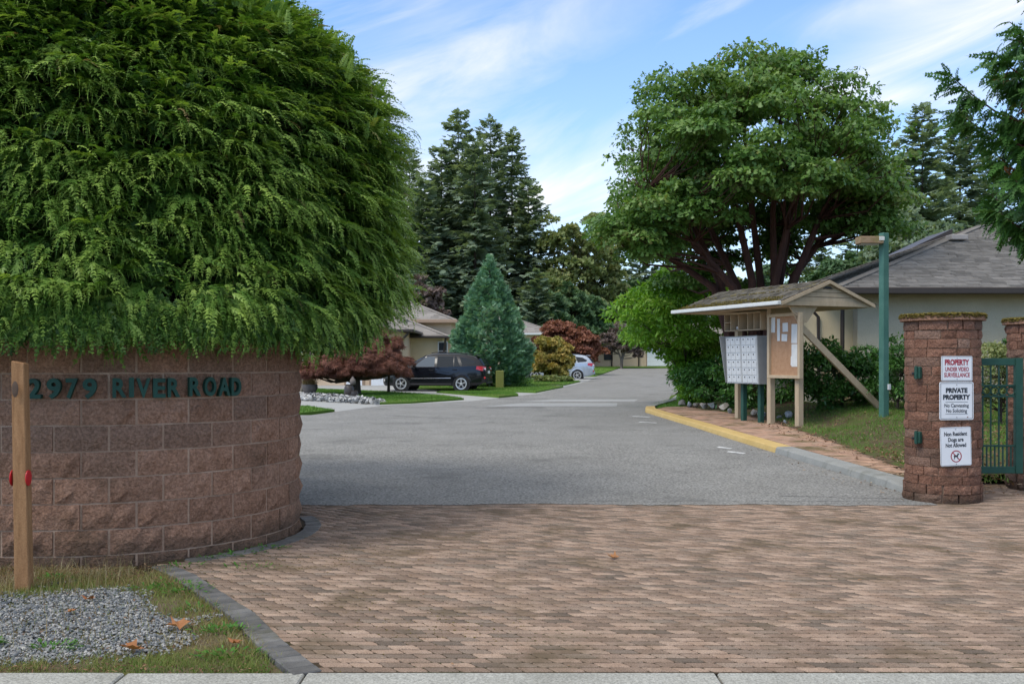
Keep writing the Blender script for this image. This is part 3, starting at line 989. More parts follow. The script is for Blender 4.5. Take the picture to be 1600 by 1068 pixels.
# big fallen maple leaves, each its own thing
ml = [(0, -.5), (.12, -.18), (.48, -.3), (.36, -.05), (.55, .18), (.25, .16), (.3, .42), (.1, .3), (0, .62), (-.1, .3), (-.3, .42), (-.25, .16), (-.55, .18), (-.36, -.05), (-.48, -.3), (-.12, -.18)]
for (px, py, sz, rz, lab) in (
        (279, 981, .17, .4, 'orange fallen maple leaf on the grassy edge of the gravel, nearest the paving'),
        (208, 1017, .16, 2.2, 'reddish fallen leaf lying in the grass just above the sidewalk'),
        (367, 1006, .10, 1.2, 'small curled brown leaf in the mossy corner beside the grey border'),
        (138, 937, .10, 3.1, 'small dark brown leaf at the top of the gravel'),
        (110, 957, .09, 5.0, 'small rust leaf lying on the gravel left of centre'),
        (958, 873, .13, .9, 'lone orange leaf in the middle of the brick paving')):
    yy = H * F / (py - HOR)
    V, Fs = [(0, 0, .05)], []
    g = random.Random(px)
    for (a, b) in ml:
        V.append((a * .8, b * .8, .02 + .5 * abs(a) * g.random() + .4 * max(0, b) * g.random() + .12 * g.random()))
    for i in range(16):
        Fs.append([0, 1 + i, 1 + (i + 1) % 16])
    o = mk('fallen_leaf', np.array(V) * np.array([sz, sz, sz]), np.array(Fs), m_fallen, var=[g.random()] * 16, loc=(X(px, yy), yy, 0.003), rz=rz)
    tag(o, lab, 'leaf', 'fallen leaves on the ground')

# ------------------------------------------------------------------ lawns, driveways at left and far
lawns = {
    'A': [(-12, 27.5), (-5.9, 27.75), (-5.2, 29.2), (-6.4, 31.2), (-12, 33.5)],
    'B': [(-4.4, 33.0), (-3.4, 33.7), (-1.75, 36.2), (-2.7, 38.6), (-5.2, 42.0), (-11, 47), (-11, 41.5), (-8, 39.0), (-5.0, 35.2)],
    'C': [(-3.2, 42.2), (-.5, 37.7), (.25, 39.2), (.1, 41.0), (-.9, 42.6)],
    'D': [(-0.9, 43.6), (1.0, 42.0), (2.5, 48.5), (0, 53), (-5, 53), (-5, 46.5)],
    'E': [(2.7, 51), (3.9, 56.8), (2.6, 61), (-3, 61), (-1, 54.5)],
    'F': [(5.6, 67.5), (10.2, 96.5), (4, 102), (-4, 90), (0, 70)],
    'G': [(4.3, 30.7), (5.3, 29.7), (7, 31.5), (6.8, 38.8), (6.1, 38.2), (5.45, 34.7), (4.6, 32.2)],
    'H': [(7.5, 43.5), (9.9, 57), (15.6, 92), (32, 98), (32, 40), (8, 40)],
    'I': [(-4, 103), (11, 100.2), (17.4, 100.4), (34, 101), (34, 112), (-4, 112)],
}
sheet('driveway', [(-12, 33.6), (-5.2, 29.1), (-4.25, 32.5), (-1.4, 35.4), (1.1, 41.6), (4.3, 57.6), (7.2, 78), (2, 80), (-6, 62), (-14, 60), (-14, 40)], 0.006, m_drive)
for k, p in lawns.items():
    sheet('lawn', p, 0.07, m_lawn, skirt=0.09)
    dens = {'A': 9000, 'B': 26000, 'C': 6000, 'D': 8000, 'E': 4000, 'F': 4000, 'G': 5000, 'H': 5000, 'I': 2500}[k]
    qq = rand_in(p, dens)
    N = len(qq)
    far = float(np.mean([a[1] for a in p]))
    dry = vnoise(qq[:, 0], qq[:, 1], .5, 21)
    blades('grass', np.column_stack([qq, zrv(qq[:, 1]) + .068]), rng.uniform(.03, .07, N), rng.uniform(.012, .02, N) * max(1, far / 35), m_grass, np.clip(rng.random(N) * .6 + (dry - .45) * .9 + .1, 0, 1), bend=False)

# white cobbles of the rockery
q = rand_in([(-8.6, 36.6), (-4.45, 32.85), (-4.3, 33.5), (-5.0, 35.3), (-8.6, 39.8)], 900)
N = len(q)
S = np.stack([rng.uniform(.06, .15, N), rng.uniform(.05, .12, N), rng.uniform(.05, .1, N)], 1)
V, Fs, v = scatter(ic, icf, np.column_stack([q, zrv(q[:, 1]) + .06 + rng.random(N) * .06]), frames(unit(N), unit(N)), S, rng.random(N))
mk('rockery_cobbles', V, Fs, m_cobble, var=v, kind='stuff')

# ------------------------------------------------------------------ right: kerb, path, mound
EDGE_Y = [10.9, 13.4, 18.3, 20.9, 24.3, 27.2, 30.2, 33, 35, 38.5, 41]
EDGE_X = [5.15, 5.35, 5.9, 6.1, 6.25, 6.0, 5.25, 5.7, 6.3, 7.2, 8.0]


def sstep(t):
    t = np.clip(t, 0, 1)
    return t * t * (3 - 2 * t)


def zpath(y):
    return 0.1 * sstep((np.asarray(y) - 11.2) / 2.0) + zrv(np.asarray(y, float))


def zm(x, y):
    """height of the planted mound right of the path"""
    x, y = np.asarray(x, float), np.asarray(y, float)
    e = np.interp(y, EDGE_Y, EDGE_X)
    return zpath(y) + 0.02 + 0.34 * sstep((x - e - .1) / 2.3) * sstep((y - 11.9) / 2.5) + 0.05 * (vnoise(x, y, 1.3, 5) - .5) * sstep((x - e) / .5)


ks = bpy.data.objects.new('kerb', None)
ks['kind'] = 'structure'
COL.objects.link(ks)
kp = [(4.66, 11.15), (4.63, 12.4), (4.6, 13.6), (4.56, 15.2), (4.5, 17.1), (4.44, 18.9), (4.36, 20.9), (4.26, 23), (4.1, 25.4), (3.96, 27.6), (3.9, 29.2), (4.05, 30.4), (4.4, 31.6), (5.0, 33.3), (5.5, 34.9), (6.3, 38.4)]
for i in range(len(kp) - 1):
    a, b = Vector((*kp[i], 0)), Vector((*kp[i + 1], 0))
    d = (b - a).normalized()
    a, b = a + d * .004, b - d * .004
    n = Vector((d.y, -d.x, 0))
    prof = [(0, -.05), (.035, .085), (.06, .105), (.30, .112), (.30, -.05)]
    V = []
    drop = 0.35 if i == 0 else 1.0
    for p, dr in ((a, drop), (b, 1.0)):
        for (u, w) in prof:
            V.append(p + n * u + Vector((0, 0, zr(p.y) + (w * dr if w > 0 else w))))
    Fs = [[0, 1, 2, 3, 4][::-1], [5, 6, 7, 8, 9]] + [[j, (j + 1) % 5, 5 + (j + 1) % 5, 5 + j] for j in range(5)]
    o = MB().add(V, Fs).build('kerb_stone', m_yellow if 4 <= i <= 10 else m_kerb, ks)
    if 4 <= i <= 10:
        o['label'] = 'yellow painted kerb stone'

# brick path beside the kerb
path_poly = [(4.95, 11.3), (5.2, 11.3)] + [(x, y) for x, y in zip(EDGE_X[1:7], EDGE_Y[1:7])] + [(4.7, 30.2), (4.25, 29.2), (4.26, 27.6), (4.4, 25.4), (4.55, 23), (4.65, 20.9), (4.8, 17.1), (4.9, 13.6)]
pth = bpy.data.objects.new('brick_path', None)
pth['kind'] = 'structure'
COL.objects.link(pth)
sheet('path_bed', path_poly, -0.003, m_joint, parent=pth, zf=lambda x, y: float(zpath(y)), step=1.0)
cells = []
row = 0
y = 11.4
while y < 30.2:
    x = 4.0 + (row * PL * .5) % PL
    while x < 6.6:
        cells.append((x, y))
        x += PL
    y += PH
    row += 1
cells = np.array(cells)
cells = cells[in_poly(cells[:, 0] - .06, cells[:, 1], path_poly) & in_poly(cells[:, 0] + .06, cells[:, 1], path_poly)]
N = len(cells)
rot = np.tile(np.eye(3), (N, 1, 1))
rot[:, 2, 0] = rng.normal(0, .004, N)
rot[:, 2, 1] = rng.normal(0, .004, N)
V0, _ = paver_mesh(0.022, 0.0, np.random.default_rng(0))
V2, F2, v2 = scatter(V0[:2 * no], t2, np.column_stack([cells, zpath(cells[:, 1]) + .001 + np.abs(rng.normal(0, .001, N))]), rot, np.ones(N), rng.random(N))
mk('paver_field', V2, F2, m_pathpaver, pth, var=v2, kind='stuff')

# planted mound
gx = np.arange(4.9, 30, 0.25)
gy = np.arange(12.65, 40, 0.25)
GX, GY = np.meshgrid(gx, gy)
e = np.interp(GY, EDGE_Y, EDGE_X)
GXX = np.maximum(GX, e)
GZ = zm(GXX, GY) - np.where(GX <= e, 0.02, 0)
nx, ny = len(gx), len(gy)
ii = np.arange(nx * ny).reshape(ny, nx)
q = np.stack([ii[:-1, :-1], ii[:-1, 1:], ii[1:, 1:], ii[1:, :-1]], -1).reshape(-1, 4)
cx = GX[:-1, :-1].ravel()
ok = (GXX[:-1, 1:].ravel() - GXX[:-1, :-1].ravel() > 1e-4)
mk('planted_mound', np.stack([GXX, GY, GZ], -1).reshape(-1, 3), q[ok], m_mound, kind='structure', smooth=True)
q = rand_in([(5.3, 12.2), (9.5, 12.2), (14, 22), (14, 27), (6.4, 27), (6.3, 22), (5.6, 15)], 60000)
e = np.interp(q[:, 1], EDGE_Y, EDGE_X)
up = q[:, 0] - e
n2 = vnoise(q[:, 0], q[:, 1], 1.1, 31)
keep = (rng.random(len(q)) < np.clip(.12 + n2 * 1.3 - .35 + np.where(up > 1.2, .25, 0), 0.04, 1))
gq = q[keep]
N = len(gq)
blades('mound_grass', np.column_stack([gq, zm(gq[:, 0], gq[:, 1]) - .005]), rng.uniform(.03, .1, N), rng.uniform(.007, .014, N), m_grass, np.clip(rng.random(N) * .7 + vnoise(gq[:, 0], gq[:, 1], .8, 44) * .4, 0, 1), lean=.5, bend=False)
q = np.concatenate([rand_in([(5.3, 12), (9, 12), (10, 16.5), (5.7, 16.5)], 2600), rand_in([(5.4, 13), (13, 22), (7, 25), (6.2, 24), (5.9, 20)], 1400), rand_in([(4.9, 12), (5.5, 12), (6.3, 24), (5.6, 24)], 350)])
N = len(q)
e = np.interp(q[:, 1], EDGE_Y, EDGE_X)
zz = np.where(q[:, 0] > e, zm(q[:, 0], q[:, 1]), zpath(q[:, 1]))
V, Fs, v = scatter(lt, lf, np.column_stack([q, zz + .005 + rng.random(N) * .03]), frames(unit(N) * np.array([1, 1, .3]), unit(N) + np.array([0, 0, 1.4])), rng.uniform(.03, .09, N), rng.random(N))
mk('mound_leaf_litter', V, Fs, m_litter, var=v, kind='stuff')

# ------------------------------------------------------------------ curved block wall
BW, BH = 0.4, 0.2
Z0 = 0.07 - 0.2


def wall_pt(s, off=0.0):
    """point and yaw on the wall face; s runs along the face, negative is the straight part"""
    if s <= 0:
        return ARC[0] + s, ARC[1] - RW - off, 0.0
    a = s / RW
    return ARC[0] + (RW + off) * math.sin(a), ARC[1] - (RW + off) * math.cos(a), a


def block_mesh(name, w, h, d, rad, g, nx=5, nz=2, rough=0.019, mat=None):
    """split-faced block: rough front at y=0 facing -y, bent to radius rad when given"""
    V, idx = [], {}
    for i in range(nx + 1):
        for k in range(nz + 1):
            edge = i in (0, nx) or k in (0, nz)
            u = -w / 2 + w * i / nx
            z = h * k / nz
            y = (0.0005 + g.random() * .004) if edge else 0.002 - abs(g.normal(0, rough))
            if not edge:
                u += g.normal(0, w / nx * .18)
                z += g.normal(0, h / nz * .18)
            else:
                z += g.normal(0, .0015)
            idx[i, k] = len(V)
            V.append([u, y, z])
    ring = [(i, 0) for i in range(nx + 1)] + [(nx, k) for k in range(1, nz + 1)] + [(i, nz) for i in range(nx - 1, -1, -1)] + [(0, k) for k in range(nz - 1, 0, -1)]
    back = {}
    for r in ring:
        v = V[idx[r]]
        back[r] = len(V)
        V.append([v[0], d, v[2]])
    Fs = []
    for i in range(nx):
        for k in range(nz):
            Fs.append([idx[i, k], idx[i + 1, k], idx[i + 1, k + 1], idx[i, k + 1]])
    for a, b in zip(ring, ring[1:] + ring[:1]):
        Fs.append([idx[b], idx[a], back[a], back[b]])
    if rad:
        for v in V:
            a = v[0] / rad
            rr = rad - v[1]
            v[0], v[1] = rr * math.sin(a), rad - rr * math.cos(a)
    me = bpy.data.meshes.new(name)
    me.from_pydata(V, [], Fs)
    if mat:
        me.materials.append(mat)
    return me


wall = thing('block_wall', 'curved brown split-face block wall under the cedar hedge, carrying the street address', 'wall', (ARC[0], ARC[1] - RW, 0))
off = Vector((-ARC[0], -(ARC[1] - RW), 0))
gb = np.random.default_rng(3)
straight = [block_mesh('block', BW - .018, BH - .012, .09, None, gb, mat=m_block) for _ in range(8)]
curved = [block_mesh('block', BW - .018, BH - .012, .09, RW, gb, mat=m_block) for _ in range(8)]
for c in range(10):
    s = -2.9 + (0.0 if c % 2 else 0.2)
    while s < RW * R(150):
        x, y, a = wall_pt(s)
        me = rnd.choice(curved if s > .12 else straight)
        o = bpy.data.objects.new('block', me)
        COL.objects.link(o)
        o.parent = wall
        push = abs(rnd.gauss(0, .004))
        o.location = Vector((x + push * math.sin(a), y - push * math.cos(a), Z0 + c * BH + .006)) + off
        o.rotation_euler = (0, 0, a)
        s += BW
# mortar core: recessed behind the block faces
V, Fs = [], []
ss = [-3.1 + .2 * i for i in range(16)] + [RW * R(a) for a in range(4, 154, 5)]
for s in ss:
    for dd, zz in ((-.006, -.1), (-.006, 1.865), (-.19, 1.865), (-.19, -.1)):
        x, y, a = wall_pt(s, dd)
        V.append((x + off.x, y + off.y, zz))
for i in range(len(ss) - 1):
    for k in range(4):
        Fs.append([4 * i + k, 4 * i + (k + 1) % 4, 4 * i + 4 + (k + 1) % 4, 4 * i + 4 + k])
Fs += [[0, 1, 2, 3], [4 * len(ss) - 4 + k for k in (3, 2, 1, 0)]]
MB().add(V, Fs).build('mortar_core', m_mortar, wall)

# ------------------------------------------------------------------ lettering helper


def text_mesh(name, txt, cap, mat, parent, loc, rot=(R(90), 0, 0), xs=1.0, bold=0.0, depth=0.0, width=None, align='CENTER'):
    cu = bpy.data.curves.new('lettering', 'FONT')
    cu.body = txt
    cu.size = cap / 0.70
    cu.offset = bold
    cu.extrude = depth
    cu.align_x = align
    cu.align_y = 'BOTTOM_BASELINE'
    cu.resolution_u = 4
    t = bpy.data.objects.new('lettering', cu)
    COL.objects.link(t)
    dg = bpy.context.evaluated_depsgraph_get()
    me = bpy.data.meshes.new_from_object(t.evaluated_get(dg))
    bpy.data.objects.remove(t)
    n = len(me.vertices)
    a = np.empty(n * 3, np.float32)
    me.vertices.foreach_get('co', a)
    a = a.reshape(-1, 3)
    if width:
        xs = width / (a[:, 0].max() - a[:, 0].min())
        if align == 'CENTER':
            a[:, 0] -= (a[:, 0].max() + a[:, 0].min()) / 2
    a[:, 0] *= xs
    me.vertices.foreach_set('co', a.ravel())
    me.update()
    me.materials.clear()
    o = link(name, me, mat, parent, loc)
    o.rotation_euler = rot
    return o


addr = thing('address_lettering', 'dark green raised characters reading 2979 RIVER ROAD on the block wall', 'address sign', (ARC[0], ARC[1] - RW, 1.29))
pxs = [('2', 58, 22), ('9', 88, 23), ('7', 115, 19), ('9', 142, 23), ('R', 187, 23), ('I', 205, 8), ('V', 223, 23), ('E', 247, 20), ('R', 269, 20), ('R', 301, 19), ('O', 324, 19), ('A', 345, 19), ('D', 363, 16)]
stab = np.linspace(-2, 2.4, 800)
ppx = np.array([800 + wall_pt(s)[0] / wall_pt(s)[1] * F for s in stab])
top = int(np.argmax(ppx))
for ch, px, w in pxs:
    s = float(np.interp(px, ppx[:top], stab[:top]))
    s2 = float(np.interp(px + w / 2, ppx[:top], stab[:top]))
    s1 = float(np.interp(px - w / 2, ppx[:top], stab[:top]))
    x, y, a = wall_pt(s, .036)
    p = Vector((x, y, 1.29 + rnd.gauss(0, .002))) - Vector(addr.location)
    o = text_mesh('digit' if ch.isdigit() else 'letter', ch, .142, m_letter, addr, p, (R(90), 0, a), bold=.0065, depth=.02, width=(s2 - s1) * .97)

# ------------------------------------------------------------------ cedar hedge
CEN = (-4.5, 10.8)
RAD = 3.36
ZP = [(1.45, .68), (1.62, .76), (1.9, .89), (2.4, .975), (3.1, 1.0), (3.8, .97), (4.4, .90), (4.9, .79), (5.3, .63), (5.6, .45), (5.85, .2), (5.95, .0)]
zpz, zpr = [a for a, b in ZP], [b for a, b in ZP]


def hedge_surface(t, z, f=1.0):
    """t: 0..1 along the stadium outline seen from the front-right; returns point and outward normal"""
    Ls, La = 5.0, pi
    # arc from heading -Y (front) round to +Y (back), then straight runs to the left
    a = (t * 1.7 - .35) * pi
    ar = np.clip(a, 0, pi)
    r0 = np.interp(z, zpz, zpr)
    # the front face hangs lower than the clipped side
    r = RAD * f * (r0 + np.clip(1.0 - r0, 0, 1) * np.clip(np.cos(ar) * 1.5, 0, 1) * np.clip((2.3 - z) / .3, 0, 1) * np.clip((z - 1.60) / .12, 0, 1))
    ex = np.where(a < 0, a, np.where(a > pi, -(a - pi), 0)) * 4.0
    r = r * (1 + .125 / (1 + np.exp((ar - 1.0) / .1)) * np.clip((3.2 - z) / 1.0, 0, 1))
    lump = 1 + .06 * (vnoise(a * RAD, z, .9, 61) - .5) + .05 * (vnoise(a * RAD, z, 2.3, 62) - .5)
    px = CEN[0] + r * lump * np.sin(ar) + ex
    py = CEN[1] - r * lump * np.cos(ar)
    n = np.stack([np.sin(ar), -np.cos(ar), np.zeros_like(a)], -1)
    dz = .02
    slope = (np.interp(z + dz, zpz, zpr) - np.interp(z - dz, zpz, zpr)) / (2 * dz) * RAD
    n[..., 2] = -slope
    n /= np.linalg.norm(n, axis=-1, keepdims=True)
    return np.stack([px, py, z], -1), n


# one drooping fern-like spray, lying along +x
def spray_template(pairs=9, seed=0, curl=.45, width=.30, fine=True):
    g = np.random.default_rng(seed)
    V, Fs = [], []

    def z_at(x):
        return .10 * x - curl * x * x

    def sliver(p, q, w):
        p, q = np.array(p), np.array(q)
        d = q - p
        s = np.cross(d, [0, 0, 1.0])
        s = s / (np.linalg.norm(s) + 1e-9) * w / 2
        b = len(V)
        V.extend([p + d * .12 + s, q, p + d * .12 - s])
        Fs.append([b, b + 1, b + 2])
    for i in range(3):
        x0, x1 = i / 3, (i + 1) / 3
        sliver((x0, 0, z_at(x0)), (x1 + .05, 0, z_at(x1 + .05)), .03)
    for i in range(pairs):
        x = .10 + .86 * i / pairs
        L = width * (1.12 - x) ** .8 * g.uniform(.8, 1.15)
        if not fine:
            L *= g.uniform(.45, 1.25)
            x += g.normal(0, .02)
        for sd in (-1, 1):
            ang = R(g.uniform(38, 58) if fine else g.uniform(24, 58))
            L = L if fine else L * g.uniform(.7, 1.2)
            p = np.array((x, 0, z_at(x)))
            q = p + np.array((L * math.cos(ang), sd * L * math.sin(ang), -.20 * L - L * g.uniform(0, .35)))
            sliver(p, q, .10 if fine else .12)
            for f in ((.45,) if fine else ()):
                m = p + (q - p) * f
                a2 = ang - R(38)
                l2 = L * .5
                sliver(m, m + np.array((l2 * math.cos(a2), sd * l2 * math.sin(a2), -.3 * l2)), .08)
    return np.array(V), np.array(Fs)


hedge = thing('cedar_hedge', 'huge rounded dark green cedar hedge overhanging the curved block wall', 'hedge', (CEN[0], CEN[1], 0))
hoff = np.array([CEN[0], CEN[1], 0])
VV, FF, vv = [], [], []
nb = 0
# plumes: each cluster is a fan of sprays that arch out of the hedge and hang at the tips
ncl = 2050
t = np.where(rng.random(ncl) < .86, .14 + rng.random(ncl) * .43, .57 + .43 * rng.random(ncl))
ang = np.clip((t * 1.7 - .35) * pi, 0, pi)
zmin = 1.60 + .28 * np.clip((ang - .95) / .5, 0, 1)
z = zmin + (5.94 - zmin) * rng.random(ncl) ** .95
P0, n = hedge_surface(t, z)
topf = np.clip((z - 4.4) / 1.2, 0, 1)[:, None]
D0 = n * np.array([1, 1, .5]) + np.array([.06, 0, .30]) + rng.normal(0, .26, (ncl, 3)) + topf * np.array([0, 0, .5])
D0 /= np.linalg.norm(D0, axis=1, keepdims=True)
P0 = P0 - n * (.20 + .24 * rng.random((ncl, 1)))
LEN = np.minimum(rng.uniform(.20, .46, ncl), np.interp(z, [1.64, 2.1], [.22, .46]))
cb_ = rng.random(ncl)
NS = 18
for k in range(4):
    T, TF = spray_template(8, k, .7 + .1 * k, .30, False)
    for s in range(k, NS, 4):
        f = (s + rng.random(ncl)) / NS
        side = np.cross(D0, np.array([0, 0, 1.0]))
        side /= np.linalg.norm(side, axis=1, keepdims=True) + 1e-6
        fan = rng.normal(0, .55, (ncl, 1))
        P = P0 + D0 * (LEN * f)[:, None] + side * fan * .17 * (.25 + f[:, None]) + np.stack([np.zeros(ncl), np.zeros(ncl), -.11 * (LEN * f) ** 2 / .1], 1)
        d = D0 + side * fan * .75 + np.stack([np.zeros(ncl), np.zeros(ncl), -.42 * f], 1) * (1 - topf * .8) + rng.normal(0, .14, (ncl, 3))
        up = np.array([0, 0, 1.0]) + n * .25 + rng.normal(0, .25, (ncl, 3))
        S = rng.uniform(.11, .235, ncl)
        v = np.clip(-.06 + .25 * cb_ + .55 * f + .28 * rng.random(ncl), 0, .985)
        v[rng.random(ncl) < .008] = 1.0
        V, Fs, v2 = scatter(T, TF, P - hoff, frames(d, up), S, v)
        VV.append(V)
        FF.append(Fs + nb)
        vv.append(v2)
        nb += len(V)
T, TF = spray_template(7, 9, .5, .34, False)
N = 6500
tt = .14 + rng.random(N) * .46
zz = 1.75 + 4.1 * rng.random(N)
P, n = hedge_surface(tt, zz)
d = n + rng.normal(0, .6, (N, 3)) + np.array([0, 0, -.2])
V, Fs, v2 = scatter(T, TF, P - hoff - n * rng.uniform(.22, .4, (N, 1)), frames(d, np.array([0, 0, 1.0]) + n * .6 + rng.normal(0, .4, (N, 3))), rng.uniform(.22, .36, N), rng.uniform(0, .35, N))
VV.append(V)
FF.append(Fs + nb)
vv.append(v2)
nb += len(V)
# skirt of short sprays that hides the top course of the wall
for k in range(3):
    T, TF = spray_template(8, 20 + k, .8, .30, False)
    N = 1500
    tt = .14 + rng.random(N) * .30
    zz = 1.74 + .26 * rng.random(N)
    P, n = hedge_surface(tt, zz)
    d = n * .8 + np.array([.05, 0, -.25]) + rng.normal(0, .35, (N, 3))
    V, Fs, v2 = scatter(T, TF, P - hoff - n * (.02 + .12 * rng.random((N, 1))), frames(d, np.array([0, 0, 1.0]) + n * .4 + rng.normal(0, .3, (N, 3))), rng.uniform(.11, .22, N), rng.uniform(.05, .8, N))
    VV.append(V)
    FF.append(Fs + nb)
    vv.append(v2)
    nb += len(V)
# leggy shoots that stand out of the outline at the top right
T, TF = spray_template(9, 5, .1)
N = 460
tt = rng.uniform(.2, .75, N)
zz = np.where((tt > .42) & (tt < .56), rng.uniform(2.9, 5.9, N), rng.uniform(4.6, 5.93, N))
P, n = hedge_surface(tt, zz)
d = n * .5 + np.array([0, 0, 1.0]) + rng.normal(0, .25, (N, 3))
V, Fs, v2 = scatter(T, TF, P - hoff - n * .05, frames(d, n + rng.normal(0, .9, (N, 3))), rng.uniform(.12, .27, N), rng.uniform(.4, 1, N))
VV.append(V)
FF.append(Fs + nb)
vv.append(v2)
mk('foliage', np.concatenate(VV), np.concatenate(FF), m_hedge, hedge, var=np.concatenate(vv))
# closed hull: dead brown inside, coloured near black as the shade of the gaps
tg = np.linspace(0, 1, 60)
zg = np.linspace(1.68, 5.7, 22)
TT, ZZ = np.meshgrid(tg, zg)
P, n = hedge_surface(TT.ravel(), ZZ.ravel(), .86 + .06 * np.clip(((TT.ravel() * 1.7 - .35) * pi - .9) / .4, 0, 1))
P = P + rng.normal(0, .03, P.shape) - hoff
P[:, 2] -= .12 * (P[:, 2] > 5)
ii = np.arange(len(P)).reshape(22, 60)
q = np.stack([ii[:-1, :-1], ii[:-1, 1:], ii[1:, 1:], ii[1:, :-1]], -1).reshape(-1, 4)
mk('shaded_twig_hull', P, q, m_shaded_hull, hedge)
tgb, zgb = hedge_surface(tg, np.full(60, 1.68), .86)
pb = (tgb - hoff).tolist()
mk('shaded_twig_hull', pb, [list(range(60))], m_shaded_hull, hedge)
mb = MB()
for i in range(6):
    mb.tube([(-5 + 1.1 * i, .2 * (-1) ** i, 0), (-5 + 1.15 * i, .1, 2.2)], [.11, .08], 7)
mb.build('stem', m_greybark, hedge)

# ------------------------------------------------------------------ wooden post with red reflectors, left edge
yp = 6.92
post = thing('wooden_post', 'weathered brown timber post with red side reflectors in the gravel', 'post', (X(38, yp), yp, 0))
p0, p1 = Vector((0, 0, -.06)), Vector((X(28, yp) - X(38, yp), .03, 1.56))
mb = MB()
mb.beam(p0, p1, .098, .098, up=(0.12, -1, 0), ch=.006)
V = np.array(mb.V)
tp = V[:, 2] > 1.2
V[tp, 2] += np.where(V[tp, 0] > p1.x, -.012, .006)
V[tp, 0] = p1.x + (V[tp, 0] - p1.x) * .86
mb.V = V.tolist()
mb.build('timber', m_post, post)
mb = MB()
mb.lathe([(.012, 0), (.026, .004), (.03, .012), (.018, .018)], 10, (0, 0, 0), 'y')
o = mb.build('knot', m_darkwood, post, (p1.x * .9 + .004, -.05, 1.37))
o.scale = (.8, .6, 1.9)
for s in (-1, 1):
    mb = MB()
    mb.lathe([(.022, 0), (.047, .003), (.048, .009), (.03, .014)], 14)
    o = mb.build('reflector', m_redref, post, (p1.x * .48 + s * .049, -.01, .755), smooth=True)
    o.rotation_euler = (0, s * R(90), 0)
    o.scale = (1.15, .9, 1)

# ------------------------------------------------------------------ gate pillars


def moss_cap(parent, r, z, n, g):
    a = g.random(n) * 2 * pi
    rr = r * np.sqrt(g.random(n)) * 1.0
    keep = vnoise(np.cos(a) * rr, np.sin(a) * rr, 5, 81) > .22
    a, rr = a[keep], rr[keep]
    rr[:len(rr) // 4] = r * g.uniform(.95, 1.02, len(rr) // 4)
    N = len(a)
    P = np.stack([np.cos(a) * rr, np.sin(a) * rr, z + g.random(N) * .012 - (rr > r * .97) * g.random(N) * .04], 1)
    S = np.stack([g.uniform(.008, .022, N), g.uniform(.008, .02, N), g.uniform(.006, .018, N)], 1)
    V, Fs, v = scatter(mic, mif, P, frames(unit(N, g) * np.array([1, 1, .2]), np.tile([[0, 0, 1.0]], (N, 1))), S, g.random(N))
    return mk('moss', V, Fs, m_moss, parent, var=v, kind='stuff')


PR = 0.40


def pillar(x, y, label, seed):
    t = thing('gate_pillar', label, 'pillar', (x, y, 0), 0, 'round block pillars at the gate')
    g = np.random.default_rng(seed)
    r_ = random.Random(seed)
    vs = [block_mesh('block', 2 * pi * PR / 8 - .008, .094, .08, PR, g, nx=4, nz=2, rough=.010, mat=m_pblock) for _ in range(7)]
    half = [block_mesh('block', 2 * pi * PR / 16 - .008, .094, .08, PR, g, nx=3, nz=2, rough=.010, mat=m_pblock) for _ in range(5)]
    for c in range(20):
        a = (c % 2) * pi / 8 + r_.uniform(-.12, .12)
        k = 0
        while k < 16:
            two = r_.random() < .74 and k < 15
            ctr = a + (k + (1 if two else .5)) * pi / 8
            o = bpy.data.objects.new('block', r_.choice(vs if two else half))
            COL.objects.link(o)
            o.parent = t
            rr = PR + abs(r_.gauss(0, .005)) + (.02 if c < 2 else 0) + (.012 if c == 19 else 0)
            o.location = (rr * math.sin(ctr), -rr * math.cos(ctr), c * .101 + .003)
            o.rotation_euler = (0, 0, ctr)
            k += 2 if two else 1
    MB().lathe([(PR - .017, -.05), (PR - .017, 2.02)], 40).build('mortar_core', m_mortar, t)
    MB().lathe([(PR + .01, 2.022), (PR + .055, 2.026), (PR + .055, 2.075), (PR + .03, 2.09), (0.02, 2.1)], 40).build('cap', m_block, t, smooth=True)
    moss_cap(t, PR + .05, 2.088, 6500, g)
    return t


PX, PY = 4.905, 11.35
pillar(PX, PY, 'round brown block pillar with mossy cap, carrying the three white signs', 11)
P2X, P2Y = 6.56, 12.3
pillar(P2X, P2Y, 'mossy-capped block pillar without signs, cut off by the right edge beyond the gate', 12)


def on_pillar(px, py, off=0.02):
    """point on the pillar face seen at a given pixel, and its facing"""
    a = math.asin(max(-.97, min(.97, (X(px, PY - .3) - PX) / PR)))
    x, y = PX + (PR + off) * math.sin(a), PY - (PR + off) * math.cos(a)
    return x, y, Z(py, y), a


def sign(pxc, pyc, w, h, rz, label, border):
    x, y, z, a = on_pillar(pxc, pyc, .028)
    t = thing('pillar_sign', label, 'sign', (x, y, z), rz, 'white signs on the gate pillar')
    rr = min(w, h) * .045
    pts = []
    for cx_, cz_, a0 in ((w / 2 - rr, h / 2 - rr, 0), (-w / 2 + rr, h / 2 - rr, 90), (-w / 2 + rr, -h / 2 + rr, 180), (w / 2 - rr, -h / 2 + rr, 270)):
        for k in range(4):
            b = R(a0 + 30 * k)
            pts.append((cx_ + rr * math.cos(b), 0, cz_ + rr * math.sin(b)))
    MB().prism(pts, (0, 0, 0), (0, .006, 0)).build('plate', m_sign, t)
    mb = MB()
    ins, lw = border
    for s in (-1, 1):
        mb.box((0, -.0006, s * (h / 2 - ins)), (w - 2 * ins + lw, .002, lw), ch=.0004)
        mb.box((s * (w / 2 - ins), -.0006, 0), (lw, .002, h - 2 * ins - lw - .001), ch=.0004)
    mb.build('border_line', m_blkprint, t)
    for s in (-1, 1):
        mb = MB()
        mb.lathe([(.006, 0), (.0065, .002), (.003, .005)], 8, (0, 0, 0), 'y')
        mb.build('bolt', m_chrome, t, (0, -.001, s * (h / 2 - ins - .016)))
    return t


